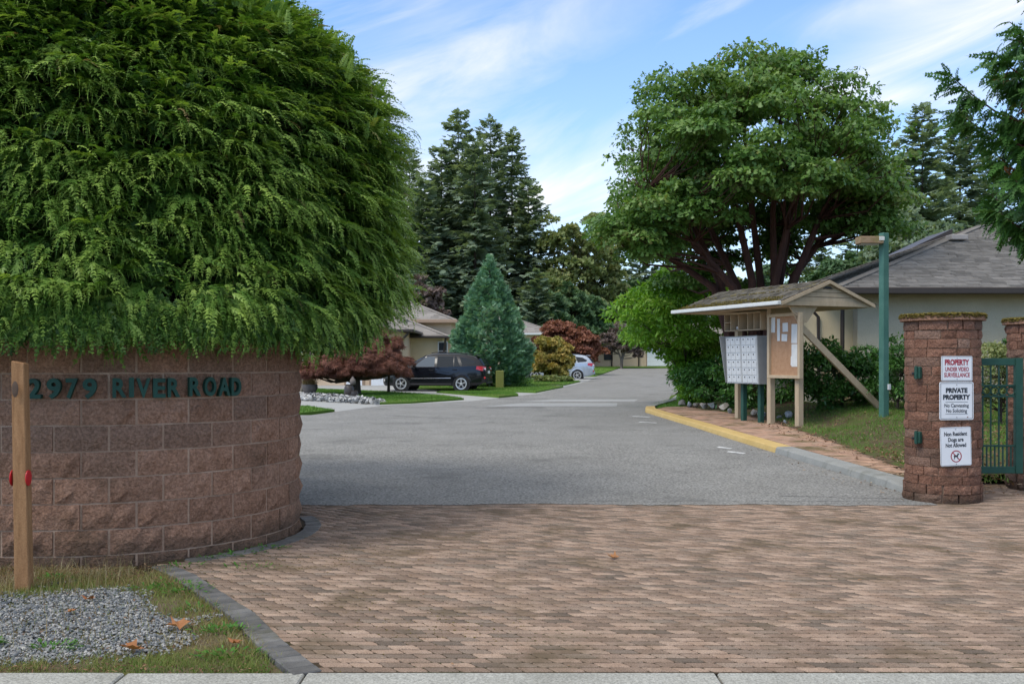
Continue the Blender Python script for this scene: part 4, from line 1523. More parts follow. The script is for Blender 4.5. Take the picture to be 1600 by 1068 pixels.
def print_line(t, txt, cap, z, mat, width, bold=0.0):
    return text_mesh('lettering', txt, cap, mat, t, (0, -.0012, z), width=width, bold=bold)


s1 = sign(1487.5, 575.5, .375, .272, R(10), 'white sign with red letters PROPERTY UNDER VIDEO SURVEILLANCE, topmost on the pillar', (.008, .002))
print_line(s1, 'PROPERTY', .058, .04, m_redprint, .295, .0045)
print_line(s1, 'UNDER VIDEO', .044, -.028, m_redprint, .285, .002)
print_line(s1, 'SURVEILLANCE', .046, -.092, m_redprint, .31, .002)
s2 = sign(1487, 626, .41, .415, R(10), 'white sign reading PRIVATE PROPERTY No Canvassing No Soliciting, middle of the pillar', (.014, .0045))
print_line(s2, 'PRIVATE', .048, .092, m_blkprint, .262, .0045)
print_line(s2, 'PROPERTY', .048, .018, m_blkprint, .33, .0045)
print_line(s2, 'No Canvassing', .038, -.068, m_blkprint, .295, .0012)
print_line(s2, 'No Soliciting', .038, -.125, m_blkprint, .25, .0012)
mb = MB().box((0, -.0006, -.012), (.27, .002, .004), ch=.0004).box((0, -.0006, -.142), (.27, .002, .004), ch=.0004)
mb.build('rule_line', m_blkprint, s2)
s3 = sign(1486, 697, .37, .425, R(9), 'white sign Non Resident Dogs are Not Allowed with crossed-out dog, lowest on the pillar', (.007, .0022))
s3.rotation_euler[1] = R(-1.5)
print_line(s3, 'Non Resident', .042, .118, m_blkprint, .275, .002)
print_line(s3, 'Dogs are', .042, .055, m_blkprint, .185, .002)
print_line(s3, 'Not Allowed', .042, -.006, m_blkprint, .245, .002)
# prohibition symbol
cz = -.108
ring = []
n = 36
V, Fs = [], []
for k in range(n):
    a = 2 * pi * k / n
    for r_ in (.055, .066):
        V.append((r_ * math.cos(a), -.0016, cz + r_ * math.sin(a)))
for k in range(n):
    j = (k + 1) % n
    Fs.append([2 * k, 2 * k + 1, 2 * j + 1, 2 * j])
V2 = [(-.045, -.0012, cz + .037), (-.037, -.0012, cz + .045), (.045, -.0012, cz - .037), (.037, -.0012, cz - .045)]
b = len(V)
MB().add(V, Fs).add(V2, [[0, 1, 2, 3]]).build('prohibition_ring', m_redprint, s3)
dog = [(-.036, .012), (-.03, .006), (-.024, .012), (.004, .012), (.014, .02), (.02, .036), (.026, .030), (.037, .026), (.036, .020), (.026, .016), (.022, .004), (.018, -.006), (.022, -.03), (.014, -.03), (.011, -.008), (-.008, -.006), (-.016, -.018), (-.02, -.032), (-.028, -.032), (-.025, -.016), (-.026, .0)]
mk('dog_silhouette', [(x, -.0022, cz + z) for x, z in dog], [list(range(len(dog)))], m_blkprint, s3)

for py, lab in ((582, 'small green hinge bracket on the pillar left of the top sign'), (683, 'small green hinge bracket low on the pillar left of the dog sign')):
    x, y, z, a = on_pillar(1443, py, .04)
    t = thing('hinge_bracket', lab, 'bracket', (x, y, z), a, 'old gate hinge brackets on the pillar')
    MB().box((0, 0, 0), (.075, .05, .135), ch=.008).build('body', m_green, t)
    MB().tube([(0, -.035, -.07), (0, -.035, .075)], .016, 8).build('pin', m_green, t)
    MB().box((-.05, -.01, -.01), (.035, .03, .03), ch=.006).build('lug', m_plastic, t)

# ------------------------------------------------------------------ pedestrian gate
gy_ = 11.72
gx0, gx1 = 5.06, X(1597, gy_)
gate = thing('metal_gate', 'green metal pedestrian gate with upright bars and a band of rings', 'gate', (gx0, gy_, 0))
gz0, gz1 = Z(739, gy_), Z(559, gy_)
W_ = gx1 - gx0
for x, w in ((.03, .06), (W_ - .045, .09)):
    MB().box((x, 0, (gz0 + gz1) / 2), (w, .06, gz1 - gz0), ch=.004).build('stile', m_green, gate)
for zt, hgt in ((gz1 - .045, .085), (gz0 + .04, .08)):
    MB().box((W_ / 2 - .015, .002, zt), (W_ - .152, .045, hgt), ch=.004).build('rail', m_green, gate)
za, zb_, zc = Z(602, gy_), Z(619, gy_), Z(696, gy_)
for zt in (za, zb_, zc):
    MB().box((W_ / 2 - .015, .002, zt), (W_ - .152, .03, .022), ch=.003).build('rail', m_green, gate)
barm = MB().box((0, 0, 0), (.016, .016, 1), ch=.002).build('bar', m_green, gate).data
bpy.data.objects.remove(bpy.data.objects['bar'])


def bar(x, z0, z1):
    o = bpy.data.objects.new('bar', barm)
    COL.objects.link(o)
    o.parent = gate
    o.location = (x, 0.002, (z0 + z1) / 2)
    o.scale = (1, 1, z1 - z0)


k = 0
x = .1
while x < W_ - .12:
    bar(x, za + .01, gz1 - .09)
    bar(x, zc + .01, zb_ - .012)
    bar(x, gz0 + .08, zc - .012)
    bar(x + .047, gz0 + .08, zc - .012)
    x += .095
ringm = None
x = .147
while x < W_ - .12:
    if ringm is None:
        pts = [(.047 * math.cos(2 * pi * i / 18), 0, .047 * math.sin(2 * pi * i / 18)) for i in range(19)]
        o = MB().tube(pts, .010, 6).build('ring', m_green, gate, (x, 0.002, (za + zb_) / 2), smooth=True)
        ringm = o.data
    else:
        o = bpy.data.objects.new('ring', ringm)
        COL.objects.link(o)
        o.parent = gate
        o.location = (x, 0.002, (za + zb_) / 2)
    x += .095

# ------------------------------------------------------------------ kiosk
KA = R(22)
KO = (5.84, 21.5)


def zk(x, y):
    e = float(np.interp(y, EDGE_Y, EDGE_X))
    return float(zm(x, y)) if x > e else float(zpath(y))


def kw(s, t):
    return (KO[0] + s * math.cos(KA) - t * math.sin(KA), KO[1] + s * math.sin(KA) + t * math.cos(KA))


kiosk = thing('mail_shelter', 'tan timber mail shelter with mossy shingled gable roof on slim posts', 'shelter', (KO[0], KO[1], 0), KA)
KW, KL = 2.45, 4.3
EZ, RZ_ = 2.86, 3.36
RS = 1.25     # ridge position across
PS = .65      # post line across


def kground(s, t):
    x, y = kw(s, t)
    return zk(x, y)


for s, t in ((PS, .27), (PS, 1.28), (PS + .55, 3.35)):
    g0 = kground(s, t) - .05
    MB().box((s, t, (g0 + 2.8) / 2), (.135, .135, 2.8 - g0), ch=.006).build('post', m_tan, kiosk)
# brace from the front post down to the mound
b0, b1 = (PS + .08, .30, 2.34), (PS + 2.42, .34, kground(PS + 2.42, .3) - .04)
MB().beam(b0, b1, .06, .15, up=(0, 0, 1)).build('brace', m_tan, kiosk)
# gusset under the gable
MB().prism([(PS - .34, 0, 2.80), (PS + .42, 0, 2.80), (PS + .12, 0, 2.44), (PS - .10, 0, 2.44)], (0, .16, 0), (0, .20, 0)).build('gusset', m_tan, kiosk)
# beams and gable boards
for s in (.12, PS, 1.25, KW - .12):
    MB().box((s, KL / 2, 2.835), (.09, KL - .2, .06), ch=.004).build('beam', m_tan, kiosk)
for t in (.06, KL - .06):
    MB().box((KW / 2, t, 2.855), (KW - .02, .045, .10), ch=.004).build('tie_board', m_tan, kiosk)
nb_ = 4
for i in range(nb_):
    z0 = 2.908 + i * (RZ_ - 2.95) / nb_
    z1 = z0 + (RZ_ - 2.95) / nb_ - .006
    f0, f1 = (z0 - EZ) / (RZ_ - EZ), (z1 - EZ) / (RZ_ - EZ)
    for t in (.075, KL - .075):
        l0, r0 = RS * f0, KW - (KW - RS) * f0
        l1, r1 = RS * f1, KW - (KW - RS) * f1
        sg = -1 if t < 1 else 1
        V = [(l0, t, z0), (r0, t, z0), (r1, t, z1), (l1, t, z1)]
        ou = .028 * sg
        V2 = [(l0, t + ou, z0), (r0, t + ou, z0), (r1, t + ou * .45, z1), (l1, t + ou * .45, z1)]
        MB().add(V + V2, [[0, 1, 2, 3], [4, 5, 6, 7], [0, 1, 5, 4], [1, 2, 6, 5], [2, 3, 7, 6], [3, 0, 4, 7]]).build('siding_board', m_tan, kiosk)
MB().prism([(RS - .13, 0, RZ_ - .17), (RS + .13, 0, RZ_ - .17), (RS + .06, 0, RZ_ - .12), (RS - .06, 0, RZ_ - .12)], (0, .036, 0), (0, .07, 0)).build('gable_vent', m_plastic, kiosk)
# roof decks, barge boards, gutter
for sgn, (sa, za_, sb, zb2) in ((0, (-.06, EZ - .012, RS, RZ_)), (1, (RS, RZ_, KW + .06, EZ - .012))):
    MB().prism([(sa, 0, za_ - .02), (sb, 0, zb2 - .02), (sb, 0, zb2 + .012), (sa, 0, za_ + .012)], (0, 0.0, 0), (0, KL, 0)).build('roof_deck', m_darkwood, kiosk)
    for t in (-.032, KL + .005):
        MB().prism([(sa, 0, za_ - .055), (sb, 0, zb2 - .06), (sb, 0, zb2 + .02), (sa, 0, za_ + .02)], (0, t, 0), (0, t + .027, 0)).build('barge_board', m_tan, kiosk)
MB().box((-.115, KL / 2 + .0, EZ - .01), (.1, KL + .1, .085), ch=.012).build('gutter', m_white, kiosk)
MB().box((KW / 2, KL / 2, 2.80), (KW - .1, KL - .25, .012), ch=.002).build('soffit', m_tan, kiosk)


def shingle_face(A, B, C, D, expo=.14, tab=.3, thick=.012, g=rng, moss=False):
    """courses of tabs over the planar face A-B (eave) C-D (top); returns V, F(quads), var"""
    A, B, C, D = map(np.array, (A, B, C, D))
    u = (B - A) / np.linalg.norm(B - A)
    nrm = np.cross(u, D - A)
    nrm /= np.linalg.norm(nrm)
    if nrm[2] < 0:
        nrm = -nrm
    v = np.cross(nrm, u)
    if v[2] < 0:
        v = -v
    uA, uB, uC, uD = 0.0, (B - A) @ u, (C - A) @ u, (D - A) @ u
    h = (D - A) @ v
    V, Fs, va = [], [], []
    n = int(h / expo) + 1
    for k in range(n):
        v0 = k * expo - .01
        v1 = min(v0 + expo * 1.08, h + .01)
        f = min(max(v0 + expo * .5, 0), h) / h
        l, r = uA + (uD - uA) * f, uB + (uC - uB) * f
        if r - l < .05:
            continue
        x = l - g.uniform(0, tab)
        while x < r:
            w = tab * g.uniform(.75, 1.25)
            a, b = max(x + .004, l), min(x + w - .004, r)
            x += w
            if b - a < .02:
                continue
            t0 = thick * g.uniform(.7, 1.5)
            dv = g.normal(0, .004)
            p = [A + u * a + v * (v0 + dv) + nrm * t0, A + u * b + v * (v0 + dv) + nrm * t0, A + u * b + v * v1 + nrm * .003, A + u * a + v * v1 + nrm * .003,
                 A + u * a + v * (v0 + dv), A + u * b + v * (v0 + dv)]
            i = len(V)
            V += p
            Fs += [[i, i + 1, i + 2, i + 3], [i + 4, i + 5, i + 1, i]]
            r_ = g.random()
            va += [r_, r_]
    return V, Fs, va


def shingles(name, faces, mat, parent, **kw_):
    V, Fs, va = [], [], []
    for f in faces:
        a, b, c = shingle_face(*f, **kw_)
        Fs += [[i + len(V) for i in q] for q in b]
        V += a
        va += c
    return mk(name, np.array(V), np.array(Fs), mat, parent, var=va, kind='stuff')


shingles('shingles', [((-.09, 0, EZ - .002), (-.09, KL, EZ - .002), (RS, KL, RZ_ + .014), (RS, 0, RZ_ + .014)), ((KW + .09, 0, EZ - .002), (KW + .09, KL, EZ - .002), (RS, KL, RZ_ + .014), (RS, 0, RZ_ + .014))],
         m_kshingle, kiosk, expo=.13, tab=.24, thick=.02)
for k in range(15):
    a = k * KL / 15
    V = [(RS - .13, a, RZ_ - .015), (RS, a, RZ_ + .045), (RS + .13, a, RZ_ - .015), (RS + .13, a + KL / 15 + .03, RZ_ - .025), (RS, a + KL / 15 + .03, RZ_ + .03), (RS - .13, a + KL / 15 + .03, RZ_ - .025)]
    mk('ridge_cap', V, [[0, 1, 4, 5], [1, 2, 3, 4]], m_kshingle, kiosk, var=[rnd.random()] * 2)
# moss along the lower courses and gable edge
N = 3000
tt = rng.random(N) * KL
row_ = rng.choice([0.0, .13, .26, .39, .9, 1.3], N, p=[.3, .25, .2, .1, .08, .07]) + rng.normal(0, .012, N)
keep = vnoise(tt, row_, 1.5, 90) > .38
tt, row_ = tt[keep], np.clip(row_[keep], 0, 1.3)
N = len(tt)
ux, uz = (RS + .09) / 1.43, (RZ_ - EZ) / 1.43
P = np.stack([-.09 + row_ * ux, tt, EZ + .018 + row_ * uz], 1)
V, Fs, v = scatter(ic, icf, P, frames(unit(N) * np.array([1, 1, .2]), np.tile([[0, 0, 1.0]], (N, 1))), np.stack([rng.uniform(.01, .035, N), rng.uniform(.01, .03, N), rng.uniform(.008, .022, N)], 1), rng.random(N))
mk('moss', V, Fs, m_moss, kiosk, var=v, kind='stuff')
# curled dark downpipe behind the front post belongs to the house (built below)

# cluster mailbox (front faces the road, -s side)
mailbox = thing('cluster_mailbox', 'grey cluster mailbox with two banks of small doors on green legs', 'mailbox', (KO[0], KO[1], 0), KA)
mz0, mz1 = 1.06, 2.19
mt0, mt1 = 1.5, 2.8
ms = PS - .2
lean = .035
poly = [(ms + lean, 0, mz0), (ms + .44, 0, mz0), (ms + .44, 0, mz1), (ms - .02, 0, mz1)]
MB().prism(poly, (0, mt0, 0), (0, mt1, 0)).build('cabinet', m_boxside, mailbox)
sl = (lean + .02) / (mz1 - mz0)
rot = Matrix.Rotation(math.atan(sl), 3, 'Y')
MB().prism([(ms + lean - .02, 0, mz0 + .02), (ms + lean + .1, 0, mz0 + .02), (ms + .1, 0, mz1 + .01), (ms - .17, 0, mz1 + .01)], (0, mt1 + .004, 0), (0, mt1 + .03, 0)).build('end_panel', m_boxside, mailbox)
doorm = None
for bank in range(2):
    tb0 = mt0 + .03 + (1 - bank) * .625
    o = MB().prism([(0, 0, .012), (0, .60, .012), (0, .60, 1.10), (0, 0, 1.10)], (-.012, 0, 0), (.0, 0, 0)).build('bank_frame', m_boxgrey, mailbox, (ms + lean + .002, tb0, mz0))
    o.rotation_euler = (0, -math.atan(sl), 0)
    for r_ in range(6):
        for c in range(3):
            zc_ = .03 + r_ * .178
            if doorm is None:
                mb = MB().box((-.006, .092, .083), (.014, .178, .16), ch=.004)
                d = mb.build('mailbox_door', m_boxgrey, mailbox)
                l = MB().lathe([(.016, 0), (.016, .006), (.01, .008)], 10).build('lock', m_plastic, d, (-.014, .092, .13))
                l.rotation_euler = (0, R(-90), 0)
                doorm = d
            else:
                d = copy_tree(doorm, mailbox)
            y_ = tb0 + .018 + c * .19
            d.location = (ms + lean - .012 - sl * zc_, y_, mz0 + zc_)
            d.rotation_euler = (0, -math.atan(sl), 0)
for t in (mt0 + .3, mt0 + .98):
    g0 = kground(ms + .3, t) - .05
    MB().box((ms + .3, t, (g0 + mz0) / 2), (.11, .11, mz0 - g0 - .001), ch=.005).build('leg', m_green, mailbox)

# pigeon-hole shelf above the mailbox
shelf = thing('pigeonhole_shelf', 'tan wooden pigeonhole shelf under the shelter roof above the mailbox', 'shelf', (KO[0], KO[1], 0), KA)
sz0, sz1, st0, st1, sd = 2.33, 2.73, 1.42, 2.86, .34
MB().box((ms + sd, (st0 + st1) / 2, (sz0 + sz1) / 2), (.014, st1 - st0, sz1 - sz0), ch=.002).build('back_panel', m_tan, shelf)
MB().box((ms + sd / 2, (st0 + st1) / 2, sz0), (sd, st1 - st0, .018), ch=.002).build('shelf_board', m_tan, shelf)
MB().box((ms + sd / 2, (st0 + st1) / 2, sz1), (sd, st1 - st0, .018), ch=.002).build('top_board', m_tan, shelf)
for f in (0, .17, .34, .6, .82, 1.0):
    MB().box((ms + sd / 2, st0 + f * (st1 - st0), (sz0 + sz1) / 2), (sd - .004, .016, sz1 - sz0 - .02), ch=.002).build('divider', m_tan, shelf)
MB().box((ms + sd / 2, st0 + .91 * (st1 - st0), (sz0 + sz1) / 2), (sd - .006, .18 * (st1 - st0) - .018, .014), ch=.002).build('half_shelf', m_tan, shelf)
MB().box((ms + .22, st0 + .7 * (st1 - st0), sz0 + .05), (.2, .22, .06), Matrix.Rotation(.25, 3, 'X'), ch=.004).build('paper_pile', m_paper, shelf)

# notice board between the two front posts
nbz0, nbz1, nt0, nt1 = 1.21, 2.66, -.02, 1.2
nsx = PS - .12
nboard = thing('notice_board', 'glazed cork notice board in a tan frame with pinned papers', 'notice board', (KO[0], KO[1], 0), KA)
MB().box((nsx + .03, (nt0 + nt1) / 2 + .03, (nbz0 + nbz1) / 2), (.03, nt1 - nt0 - .16, nbz1 - nbz0 - .02), ch=.002).build('cork_panel', m_cork, nboard)
T0, T1 = nt0 + .10, nt1 - .04
for t in (T0, T1):
    MB().box((nsx, t, (nbz0 + nbz1) / 2), (.1, .07, nbz1 - nbz0), ch=.005).build('frame_side', m_tan, nboard)
for z in (nbz0 + .035, nbz1 - .035):
    MB().box((nsx, (T0 + T1) / 2, z), (.098, T1 - T0 - .072, .07), ch=.005).build('frame_rail', m_tan, nboard)
for (f, z, w, h, a) in ((.2, 1.72, .2, .5, 0), (.2, 2.2, .2, .42, .02), (.5, 2.35, .19, .2, -.03), (.52, 2.12, .2, .16, .05), (.72, 2.3, .1, .5, 0), (.9, 2.42, .14, .35, .02), (.24, 1.6, .16, .2, .03)):
    MB().box((0, 0, 0), (.003, w, h), ch=.0008).build('pinned_paper', m_paper, nboard, (nsx + .012 - .002 * a * 40, T0 + f * (T1 - T0), z)).rotation_euler = (a, 0, 0)

# ------------------------------------------------------------------ lamp post
lx, ly = X(1381, 20.9), 20.9
lamp = thing('lamp_post', 'square teal lamp post with a flat brown box lamp at the top', 'lamp post', (lx, ly, float(zm(lx, ly))), R(20))
hz = Z(364, ly) - float(zm(lx, ly))
MB().box((0, 0, hz / 2 - .03), (.145, .145, hz + .06), ch=.008).build('pole', m_lgreen, lamp)
hd = MB()
hd.box((-.33, -.03, hz - .16), (.50, .3, .15), ch=.012)
h_ = hd.build('lamp_head', m_lampbox, lamp)
h_.rotation_euler = (0, 0, R(-20))
h_.location = (.02, 0, 0)
MB().box((-.34, -.03, hz - .242), (.36, .22, .02), ch=.006).build('lens', m_lens, h_)
MB().box((-.125, -.185, hz - .135), (.11, .012, .08), ch=.003).build('bracket_plate', m_white, h_)
MB().box((.06, -.09, .62), (.06, .05, .12), ch=.006).build('outlet_box', m_boxgrey, lamp)

# ------------------------------------------------------------------ houses


def hip_faces(x0, y0, x1, y1, ez, pitch):
    w, d = x1 - x0, y1 - y0
    m = min(w, d) / 2
    rz = ez + m * pitch
    if w >= d:
        a, b = (x0 + m, y0 + m, rz), (x1 - m, y0 + m, rz)
    else:
        a, b = (x0 + m, y0 + m, rz), (x0 + m, y1 - m, rz)
    p = [(x0, y0, ez), (x1, y0, ez), (x1, y1, ez), (x0, y1, ez)]
    if w >= d:
        fs = [(p[0], p[1], b, a), (p[2], p[3], a, b), (p[1], p[2], b, b), (p[3], p[0], a, a)]
    else:
        fs = [(p[0], p[1], a, a), (p[1], p[2], b, a), (p[2], p[3], b, b), (p[3], p[0], a, b)]
    return fs


def hip_roof(house, x0, y0, x1, y1, ez, pitch, mat, expo, tab, fascia, thick=.012, gutter=.14, sides=(0, 1, 2, 3)):
    fs = hip_faces(x0, y0, x1, y1, ez, pitch)
    mb = MB()
    for f in fs:
        q = [f[0], f[1], f[2]] + ([f[3]] if f[3] != f[2] else [])
        mb.add(q, [list(range(len(q)))])
    mb.add([(x0, y0, ez - .01), (x1, y0, ez - .01), (x1, y1, ez - .01), (x0, y1, ez - .01)], [[0, 1, 2, 3]])
    roof = mb.build('roof', mat, house)
    shingles('shingles', [fs[i] for i in sides], mat, roof, expo=expo, tab=tab, thick=thick)
    ft = MB()
    g = gutter
    ft.box(((x0 + x1) / 2, y0 - .05, ez - g / 2 + .02), (x1 - x0 + .2, .1, g), ch=.02)
    ft.box(((x0 + x1) / 2, y1 + .05, ez - g / 2 + .02), (x1 - x0 + .2, .1, g), ch=.02)
    ft.box((x0 - .05, (y0 + y1) / 2, ez - g / 2 + .02), (.1, y1 - y0 - .005, g), ch=.02)
    ft.box((x1 + .05, (y0 + y1) / 2, ez - g / 2 + .02), (.1, y1 - y0 - .005, g), ch=.02)
    ft.build('gutter', fascia, roof)
    # hip and ridge caps
    hc = MB()
    done = set()
    for f in fs:
        for a, b in ((f[1], f[2]), (f[0], f[3]), (f[2], f[3])):
            k = tuple(sorted((a, b)))
            if a == b or k in done:
                continue
            done.add(k)
            hc.beam(Vector(a) + Vector((0, 0, .015)), Vector(b) + Vector((0, 0, .015)), .24, .03, ch=.01)
    hc.build('ridge_cap', mat, roof)
    return roof


def window(house, x, y, z, w, h, nxp, nyp, frame=m_white):
    f = MB()
    for s in (-1, 1):
        f.box((x + s * (w / 2), y - .03, z), (.06, .07, h + .06), ch=.004)
        f.box((x, y - .03, z + s * (h / 2)), (w - .062, .07, .06), ch=.004)
    for i in range(1, nxp):
        f.box((x - w / 2 + w * i / nxp, y - .02, z), (.03, .03, h - .062), ch=.002)
    for i in range(1, nyp):
        f.box((x, y - .022, z - h / 2 + h * i / nyp), (w - .062, .03, .03), ch=.002)
    fr = f.build('window', frame, house)
    for i in range(nxp):
        for j in range(nyp):
            MB().box((x - w / 2 + w * (i + .5) / nxp, y - .008, z - h / 2 + h * (j + .5) / nyp), (w / nxp - .01, .012, h / nyp - .01), ch=.001).build('pane', m_wglass, fr)
    return fr


def garage(house, x0, x1, y, z0, z1, rows=4):
    d = None
    f = MB()
    f.box(((x0 + x1) / 2, y - .02, z1 + .05), (x1 - x0 + .2, .08, .1), ch=.004)
    for x in (x0 - .05, x1 + .05):
        f.box((x, y - .02, (z0 + z1) / 2), (.1, .08, z1 - z0), ch=.004)
    fr = f.build('garage_door', m_fascia, house)
    for i in range(rows):
        h = (z1 - z0) / rows
        MB().box(((x0 + x1) / 2, y - .03, z0 + h * (i + .5)), (x1 - x0 - .004, .05, h - .012), ch=.006).build('panel', m_garage, fr)


def pipe(house, pts, r=.05, mat=m_brownmetal):
    return MB().tube(pts, r, 8).build('downpipe', mat, house, smooth=True)


# right-hand house
hr = thing('stucco_house', 'beige stucco house with dark grey hipped shingle roof behind the teal lamp post', 'house', (8.1, 25, 0))
ex, ey = 0.0, 0.0
ez = 3.43
hip_roof(hr, ex, ey, 20, 13.9, ez, .362, m_shingle, .145, .33, m_brownmetal, thick=.018, gutter=.17, sides=(0, 3))
MB().box((10.4, 7.0, 1.75), (19.2, 12.7, 3.2), ch=.01).build('wall', m_stucco, hr)
MB().box((1.2, 5.5, 1.7), (2.6, 9, 3.1), ch=.01).build('wing_wall', m_cream, hr)
pk = hip_faces(0, 0, 20, 13.9, ez, .362)[0]
MB().box((5.25, 4.9, 5.31), (.5, .45, .16), ch=.02).build('roof_vent', m_vent, hr)
# upper roof slope showing over the hip
MB().prism([(5.1, 9.3, 5.05), (6.9, 9.3, 5.95), (6.9, 9.3, 6.12), (5.1, 9.3, 5.28)], (0, -.4, 0), (0, 1.6, 0)).build('raised_roof_panel', m_brownmetal, hr)
pipe(hr, [(-.05, .2, 3.3), (.12, .3, 3.18), (.3, .45, 3.1), (.38, .55, 2.95), (.38, .58, .3)], .055)
pipe(hr, [(-.5, 1.0, 3.0), (-.3, .95, 2.95), (-.12, .95, 2.75), (-.1, .95, .3)], .045)

# left-hand house
hl = thing('cream_house', 'cream house with grey-brown hipped roofs behind the black car', 'house', (0, 0, 0))
hip_roof(hl, -9.6, 55.4, -3.55, 62.0, 3.05, .40, m_shingle2, .3, .6, m_brownmetal, gutter=.13, sides=(0, 2))
hip_roof(hl, -15, 58.2, -3.3, 64.4, 4.08, .42, m_shingle2, .3, .6, m_fascia, gutter=.2, sides=(0, 2))
hip_roof(hl, -16, 50.6, -5.1, 57.0, 3.25, .34, m_shingle2, .3, .6, m_brownmetal, gutter=.13, sides=(0, 2))
MB().box((-6.9, 59.0, 1.6), (6.0, 6.2, 3.0), ch=.01).build('wall', m_cream, hl)
MB().box((-9.2, 61.5, 2.6), (11.2, 5.6, 3.0), ch=.01).build('upper_wall', m_peach, hl)
MB().box((-10.9, 54.4, 1.55), (10.4, 6.0, 3.25), ch=.01).build('garage_wing', m_peach, hl)
window(hl, X(630, 55.9), 55.9, Z(552, 55.9), .62, .95, 2, 3)
window(hl, X(692, 55.9), 55.9, Z(548, 55.9), .5, 1.0, 1, 2)
garage(hl, X(541, 51.4), X(566, 51.4), 51.4, .3, 2.3)
garage(hl, X(580, 51.4), X(602, 51.4), 51.4, .3, 2.3)
garage(hl, X(440, 51.4), X(474, 51.4), 51.4, .3, 2.3)
pipe(hl, [(-5.2, 50.7, 3.15), (-5.6, 50.8, 2.75), (-6.2, 51.2, 2.6), (-6.3, 51.3, .4)], .06)
pipe(hl, [(-3.7, 55.5, 2.95), (-3.8, 55.7, 2.2), (-4.3, 55.8, 2.0), (-4.35, 55.9, 1.7), (-4.35, 55.9, .4)], .06)
for (px, py) in ((627, 475), (627, 490)):
    yy = 60.5 if py < 480 else 57.5
    MB().box((X(px, yy), yy, Z(py, yy) + .0), (.4, .4, .16), ch=.02).build('roof_vent', m_brownmetal, hl)

# far house across the end of the road
hf = thing('far_house', 'peach house with skylights and white garage door at the end of the road', 'house', (0, 0, 0))
hip_roof(hf, 5.4, 107.6, 27, 118, 3.75, .44, m_shingle2, .4, .8, m_fascia, gutter=.16, sides=(0, 3))
MB().box((16.4, 113, 2.4), (20.2, 9.8, 2.7), ch=.01).build('wall', m_peach, hf)
window(hf, X(950.5, 108.1), 108.1, Z(551, 108.1), .9, 1.5, 2, 4, m_brownmetal)
garage(hf, X(1011, 108.1), X(1050, 108.1), 108.1, Z(571.5, 108.1), Z(543, 108.1))
for px in (956, 998):
    pipe(hf, [(X(px, 108), 107.95, 3.7), (X(px, 108), 107.98, 1.0)], .07)
for px, py in ((935, 517), (927, 521)):
    yy = 110.2 if py < 519 else 109.5
    z = 3.75 + (yy - 107.6) * .44 + .1
    o = MB().box((0, 0, 0), (.95, 1.5, .14), ch=.02).build('skylight', m_skylight, hf, (X(px, yy), yy, z))
    o.rotation_euler = (math.atan(.44), 0, 0)
MB().tube([(X(940, 111.5), 111.5, 5.2), (X(940, 111.5), 111.5, 6.35)], .07, 8).build('vent_pipe', m_white, hf)
MB().box((X(940, 111.5), 111.5, 6.38), (.26, .26, .1), ch=.02).build('vent_cap', m_white, hf)
# a neighbour of it, mostly hidden behind the conifer
hb = thing('hidden_house', 'pale house roof peeping out between the blue-green conifer and the red maple', 'house', (0, 0, 0))
hip_roof(hb, -6, 82, 3.9, 90, 4.0, .38, m_shingle2, .35, .7, m_white, gutter=.15, sides=(0, 2))
MB().box((-1, 86, 2.3), (9.0, 7.2, 3.3), ch=.01).build('wall', m_peach, hb)

# ------------------------------------------------------------------ cars
def ip(x, pts):
    return float(np.interp(x, [p[0] for p in pts], [p[1] for p in pts]))


W_PTS = [(-2.33, .74), (-2.2, .84), (-1.95, .90), (-1.4, .94), (0, .945), (1.3, .935), (1.8, .885), (2.1, .80), (2.28, .66), (2.34, .52)]
T_PTS = [(-2.33, .98), (-2.2, 1.10), (-1.8, 1.14), (-.6, 1.09), (.95, 1.075), (1.3, 1.06), (1.8, 1.0), (2.1, .92), (2.26, .82), (2.34, .70)]
B_PTS = [(-2.33, .42), (-2.1, .32), (-1.6, .27), (1.8, .27), (2.2, .25), (2.34, .36)]
R_PTS = [(-2.26, 1.10), (-2.05, 1.42), (-1.85, 1.58), (-1.5, 1.645), (-.8, 1.69), (-.1, 1.69), (.25, 1.64), (.6, 1.46), (1.0, 1.22), (1.22, 1.09)]


def prof(u):
    """bulge of the side from sill (0) to shoulder (1)"""
    return float(np.interp(u, [0, .12, .45, .75, 1], [.93, .975, 1.0, .985, .94]))


def yside(x, z):
    b, t = ip(x, B_PTS), ip(x, T_PTS)
    return ip(x, W_PTS) * prof((z - b) / (t - b))


